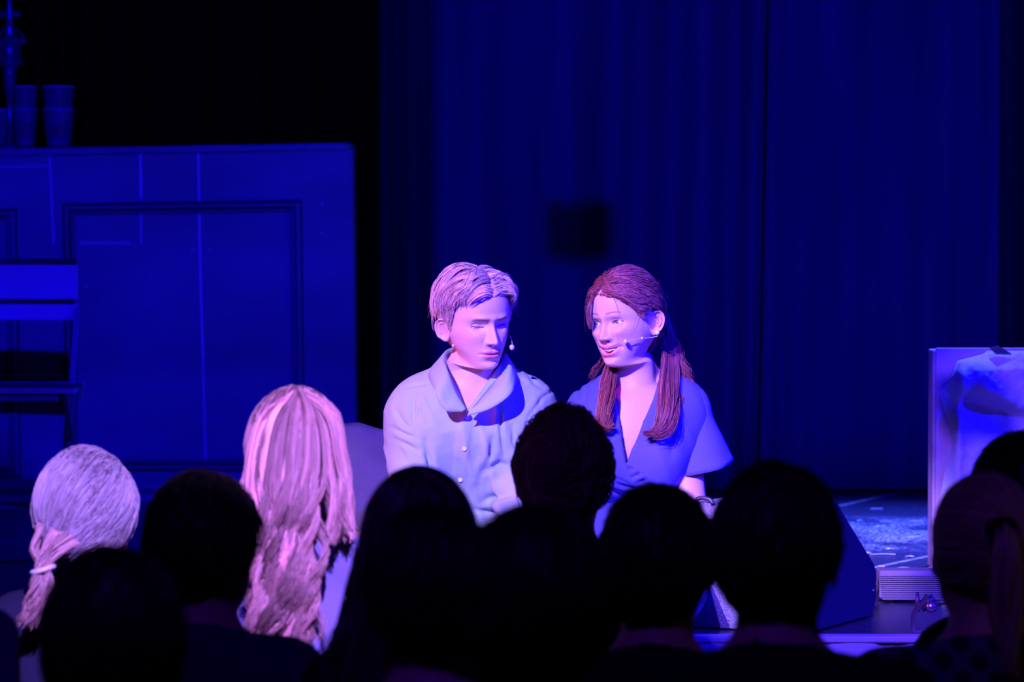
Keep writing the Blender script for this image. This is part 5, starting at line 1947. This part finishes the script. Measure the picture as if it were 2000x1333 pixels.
arms = [cone(SL, EL, .038, .036, .03), cone(SR, ER, .038, .0365, .03), cone(EL, WL, .036, .024, .02), cone(ER, WR, .0365, .025, .02)]
hands = hand_prims(WL + [0, 0, -.012], (-.1, .8, -.12), (0, 0, 1), .88, .2, 1) + hand_prims(WR + [0, 0, -.012], (-.10, -.8, -.12), (0, 0, 1), .88, .2, -1)
legs, feet = [], []
for s in (-1, 1):
    hip = hipc + [s * .08, -.04, -.015]
    kn = np.array([.245 + s * .075, 7.70, .085])
    an = np.array([.245 + s * .07, 7.64, -.32])
    legs += [cone(hip, kn, .082, .058, .04), cone(kn, an, .050, .036, .03)]
    feet += [cone(an, an - zu * .03, .034, .032, .02), cone(an - zu * .05 + [0, .02, 0], an - zu * .065 + [0, -.13, 0], .030, .024, .03)]
nk = cone(np.array([wx - .004, 8.240, .60]), neck - zu * .03, .030, .037, .03)
D, lo = sdf_grid([nk] + shrink(torso, .009) + arms + hands + legs + feet, .006)
BV, BF = surface_nets(D, lo, .006)
BV = relax(BV, BF, 1, .4)
J = join((HV, F, C), (BV, BF, np.ones((len(BV), 3))), *ears)
part('body', J[0], J[1], SKIN, woman, True, J[2])
wtree = bvh(HV, F)
for e in eyes:
    g = np.array([-.30, -1, .02])
    V, F_, C_ = eyeball(e, g)
    part('eye', whead(V), F_, EYE, woman, True, C_)
# upper teeth
tl = []
for i in range(-4, 5):
    a_ = i * .105
    c = np.array([.034 * math.sin(a_), -.0832 + .034 * (1 - math.cos(a_)) + .003, (-.0765 * .92 + .0012) * .95 + .0008 * abs(i)])
    w_ = .0036 if abs(i) > 1 else .0042
    v, ff = box([-.00335, -.0016, -.0045], [.00335, .0016, .0045], .0008)
    v = v @ rotz(a_).T + c
    tl.append((whead(v), ff))
J = join(*tl)
part('teeth', J[0], J[1], TOOTH, woman)

# dress bodice
hs = .0042
D, lo = sdf_grid(torso, hs)
X, Y, Z = grid_xyz(D, lo, hs)
q1, q2, qv, qw = [P(a_, b_, 8.125)[[0, 2]] for a_, b_ in ((1195, 750), (1289, 750), (1222, 909), (1266, 962))]
def side_of(a_, b_, X, Z):
    t = (b_ - a_) / np.linalg.norm(b_ - a_)
    return (X - a_[0]) * t[1] - (Z - a_[1]) * t[0]      # >0 on one side
l1 = side_of(qv, q1, X, Z)      # positive to the right of the left edge
l2 = -side_of(qv, q2, X, Z)     # positive to the left of the right edge
vcut = np.maximum(np.maximum(-l1, -l2), Y - 8.27)
ncut = np.maximum(np.sqrt((X - wx) ** 2 + (Y - 8.255) ** 2) - .058, .49 - Z)
D2 = np.maximum.reduce([D - .009, -vcut + 0 * D, -ncut + 0 * D, .04 - Z + 0 * D])
V, F_ = surface_nets(D2, lo, hs)
V = relax(V, F_, 1, .5)
N = vnormals(V, F_)
x, y, z = V.T
fr_ = sstep(.3, -.2, N[:, 1])
# overlap of the wrap: the panel on the left lies over the other
lw = np.where(z > qv[1], side_of(qv, q1, x, z), side_of(qw, qv, x, z))
V = V + N * (.0040 * (1 - sstep(-.0012, .0012, lw)) * fr_ * sstep(.53, .47, z))[:, None]
drape = ridged(np.stack([(x + .5 * (z - .3)) * 15, z * 5, x * 0 + 6.7], -1)) ** 3
V = V + N * (.0030 * (drape - .3) * fr_)[:, None]
N = vnormals(V, F_)
for pts, dep, w in (([(1228, 914), (1236, 918)], .004, .0022), ([(1236, 931), (1248, 926)], .004, .0022), ([(1246, 944), (1262, 937)], .004, .0024), ([(1190, 938), (1222, 952), (1250, 962)], .005, .003),
                    ([(1180, 925), (1215, 940), (1245, 958)], .003, .003), ([(1316, 800), (1314, 850), (1312, 890)], .004, .005), ([(1135, 750), (1130, 790)], .003, .004),
                    ([(1176, 830), (1190, 850)], .0025, .004), ([(1185, 955), (1220, 968)], .005, .004), ([(1150, 745), (1142, 790), (1145, 830)], .003, .004),
                    ([(1258, 955), (1285, 950)], .003, .003)):
    V = groove(V, N, pts, dep, w, 8.12)
dress = part('dress', V, F_, DRESS, woman)


def flutter(sh, sgn, hem, rx, ry, tilt):
    """flared bell sleeve"""
    a = np.linspace(0, 2 * np.pi, 64, endpoint=False)
    sh = np.array(sh); hem = np.array(hem)
    rings = []
    cs = [(0.0, .008), (.03, .028), (.10, .041), (.22, .0475), (.42, .0485), (.7, .0595), (1.0, rx)]
    for t, r_ in cs:
        c = sh * (1 - t) + hem * t
        c[0] = sh[0] + (hem[0] - sh[0]) * t ** .95
        k = t ** 2
        rxx = r_; ryy = r_ + (ry - rx) * k
        wav = 1 + .05 * k * np.sin(3 * a + 1) + .03 * k * np.sin(5 * a)
        rings.append(np.stack([c[0] + rxx * wav * np.cos(a), c[1] + ryy * wav * np.sin(a), c[2] + tilt * k * np.cos(a) * sgn * rxx + .006 * k * np.sin(2 * a)], -1))
    R_ = np.array(rings)
    m = 40
    U = np.linspace(0, len(cs) - 1, m)
    R2 = spline_at(R_.reshape(len(cs), -1), U).reshape(m, 64, 3)
    V, F_ = solidify(R2.reshape(-1, 3), grid_faces(m, 64)[:, ::-1], .0022)
    return V, F_


V, F_ = flutter([.387, 8.245, .518], 1, list(P(1372, 920, 8.22)), .0670, .074, .36)
part('sleeve', V, F_, DRESS, dress)
V, F_ = flutter([.177, 8.255, .490], -1, [.170, 8.240, .330], .044, .056, .30)
part('sleeve', V, F_, DRESS, dress)
D, lo = sdf_grid(torso[-2:] + legs[::2], .009)
X, Y, Z = grid_xyz(D, lo, .009)
V, F_ = surface_nets(np.maximum(np.maximum(D - .012, Z - .20), 7.74 - Y), lo, .009)
part('skirt', V, F_, DRESS, dress)

# hair: parted, drawn back at the sides, lengths over both shoulders
WT = [(0, .066), (25, .057), (42, .036), (56, .012), (66, .006), (76, .022), (92, .030), (108, .010), (120, -.045), (150, -.09), (180, -.095)]
V, F_ = hair_cap(WT, .008, .003, 3.5)
CAPw = (whead(V), F_, np.full((len(V), 3), .6))
xq = -.006


def wflow(d, s, d0):
    side = np.tanh((d0[:, 0] - xq / .0775) / .06)
    f = np.zeros_like(d)
    fr = sstep(.2, -.7, d0[:, 1])
    f[:, 0] = side * (.9 * fr * (1 - s) + .15) - d[:, 0] * .9 * s
    f[:, 1] = .55 + .6 * s
    f[:, 2] = -.45 * fr * (1 - s) + .10 * (1 - fr) - .15
    return f


def woff(d0, s, r):
    return .0075 + .006 * np.sin(np.pi * s)[None] + .008 * (vnoise(d0 * 8 + 4)[:, None] - .45) + r.rand(len(d0), 1) * .004


p1, r = scalp_strands(4600, 201, WT, wflow, lambda d0, r: .07 + .08 * r.rand(len(d0)), woff, m=8, jitter=.07, clump=9, clump_amt=.35, below=.004)
p1b, rb = scalp_strands(220, 204, WT, wflow, lambda d0, r: .06 + .05 * r.rand(len(d0)), lambda d0, s, r: .010 + .020 * s[None] ** 1.3 * r.rand(len(d0), 1), m=12, jitter=.45)


def wp(l): return [P(*q) for q in l]


right = [wp([(1287, 612, 8.27), (1290, 655, 8.27), (1294, 700, 8.22), (1290, 745, 8.15), (1290, 790, 8.115), (1284, 828, 8.10), (1268, 843, 8.095), (1252, 842, 8.09)]),
         wp([(1292, 610, 8.28), (1300, 655, 8.28), (1306, 705, 8.23), (1304, 755, 8.15), (1304, 800, 8.11), (1296, 835, 8.10), (1280, 848, 8.09), (1262, 850, 8.085)]),
         wp([(1296, 608, 8.29), (1308, 655, 8.29), (1318, 705, 8.25), (1324, 755, 8.18), (1318, 800, 8.12), (1308, 832, 8.10), (1296, 848, 8.09), (1276, 852, 8.085)]),
         wp([(1298, 606, 8.30), (1312, 650, 8.31), (1326, 700, 8.28), (1336, 745, 8.23), (1330, 780, 8.17), (1316, 815, 8.13), (1306, 838, 8.11), (1292, 850, 8.10)])]
p2, r2 = lock(right, 1200, 211, .0050, .0060, 1.3, 15, .17)
left = [wp([(1196, 695, 8.29), (1180, 722, 8.20), (1173, 752, 8.15), (1172, 785, 8.125), (1168, 815, 8.11), (1170, 834, 8.105), (1182, 838, 8.10)]),
        wp([(1202, 695, 8.29), (1190, 722, 8.20), (1184, 755, 8.15), (1182, 785, 8.125), (1178, 815, 8.11), (1182, 834, 8.105), (1196, 836, 8.10)]),
        wp([(1210, 697, 8.29), (1201, 724, 8.20), (1196, 755, 8.15), (1194, 785, 8.125), (1188, 812, 8.11), (1188, 832, 8.105), (1200, 832, 8.10)])]
p3, r3 = lock(left, 850, 212, .0045, .0050, 1.2, 14, .17)
# wisps beside the far cheek and loose hairs outside the right lock
wisp = [wp([(1158, 575, 8.16), (1148, 600, 8.15), (1147, 625, 8.15), (1154, 645, 8.15)]), wp([(1160, 575, 8.15), (1153, 600, 8.14), (1152, 618, 8.14), (1156, 632, 8.14)])]
p4, r4 = lock(wisp, 60, 213, .002, .001, 1, 14, .1)
loose = [wp([(1302, 640, 8.30), (1322, 680, 8.28), (1338, 710, 8.25), (1345, 740, 8.22)]), wp([(1300, 630, 8.30), (1316, 690, 8.28), (1330, 730, 8.24), (1352, 745, 8.22)]),
         wp([(1180, 700, 8.28), (1168, 715, 8.26), (1158, 730, 8.24), (1153, 742, 8.22)])]
p5, r5 = lock(loose[:2], 240, 214, .007, .005, 2, 12, .12)
p6, r6 = lock([loose[2], loose[2]], 40, 215, .004, .003, 2, 16, .12)
# front strand swept over the temple to the ear
sw = [[whead(SC_C + norm(np.array(q)) * SC_R * (1 + .013 / .09)) for q in ((-.05, -.62, .78), (.25, -.80, .60), (.52, -.75, .38), (.72, -.52, .20), (.86, -.30, .18), (.90, -.08, .26))],
      [whead(SC_C + norm(np.array(q)) * SC_R * (1 + .015 / .09)) for q in ((-.05, -.55, .83), (.25, -.72, .68), (.52, -.68, .50), (.72, -.48, .34), (.84, -.22, .32), (.86, .0, .36))]]
p7, r7 = lock(sw, 260, 216, .0022, .001, 1, 16, .06)
sets = [strands(whead(p1), taper(8, .00082), 3, tints(len(p1), r, .32, .05)), strands(whead(p1b), taper(12, .00045), 3, tints(len(p1b), rb, .2))]
for p_, r_, rad in ((p2, r2, .00075), (p3, r3, .00075), (p4, r4, .0005), (p5, r5, .0004), (p6, r6, .0004), (p7, r7, .0007)):
    sets.append(strands(p_, taper(p_.shape[1], rad, .5), 3, tints(len(p_), r_, .35, .05)))
J = join(CAPw, *sets)
part('hair', J[0], J[1], WHAIR, woman, True, J[2])
# pearl ear stud
lob = whead(np.array([.0760 + .006, .014, -.010 - .025]))
V, F_ = lathe([(.0003, -.0030), (.0042, -.0022), (.0056, 0), (.0042, .0022), (.0003, .0030)], lob + [0, -.008, 0], 18, 'y')
part('earring', V, F_, BUTTON, woman)
# her headset microphone
m0 = hit(wtree, 1222, 668, .012)
mic = thing('headset_microphone', 'headset microphone on a thin boom across the smiling woman\'s cheek', 'microphone', tuple(m0))
part('capsule', *lathe([(.0003, -.0055), (.0034, -.0046), (.0054, 0), (.0034, .0046), (.0003, .0055)], m0, 16), MIC, mic)
pts = [m0 + [.004, 0, 0], hit(wtree, 1240, 664, .009), hit(wtree, 1256, 662, .007), hit(wtree, 1272, 660, .006), hit(wtree, 1284, 657, .004)]
part('boom', *tube(spline(pts, 20), .0010, 6), MIC, mic)
part('boom_clip', *lathe([(.0003, -.003), (.0024, -.0022), (.0024, .0022), (.0003, .003)], hit(wtree, 1254, 661, .009), 12), BUTTON, mic)
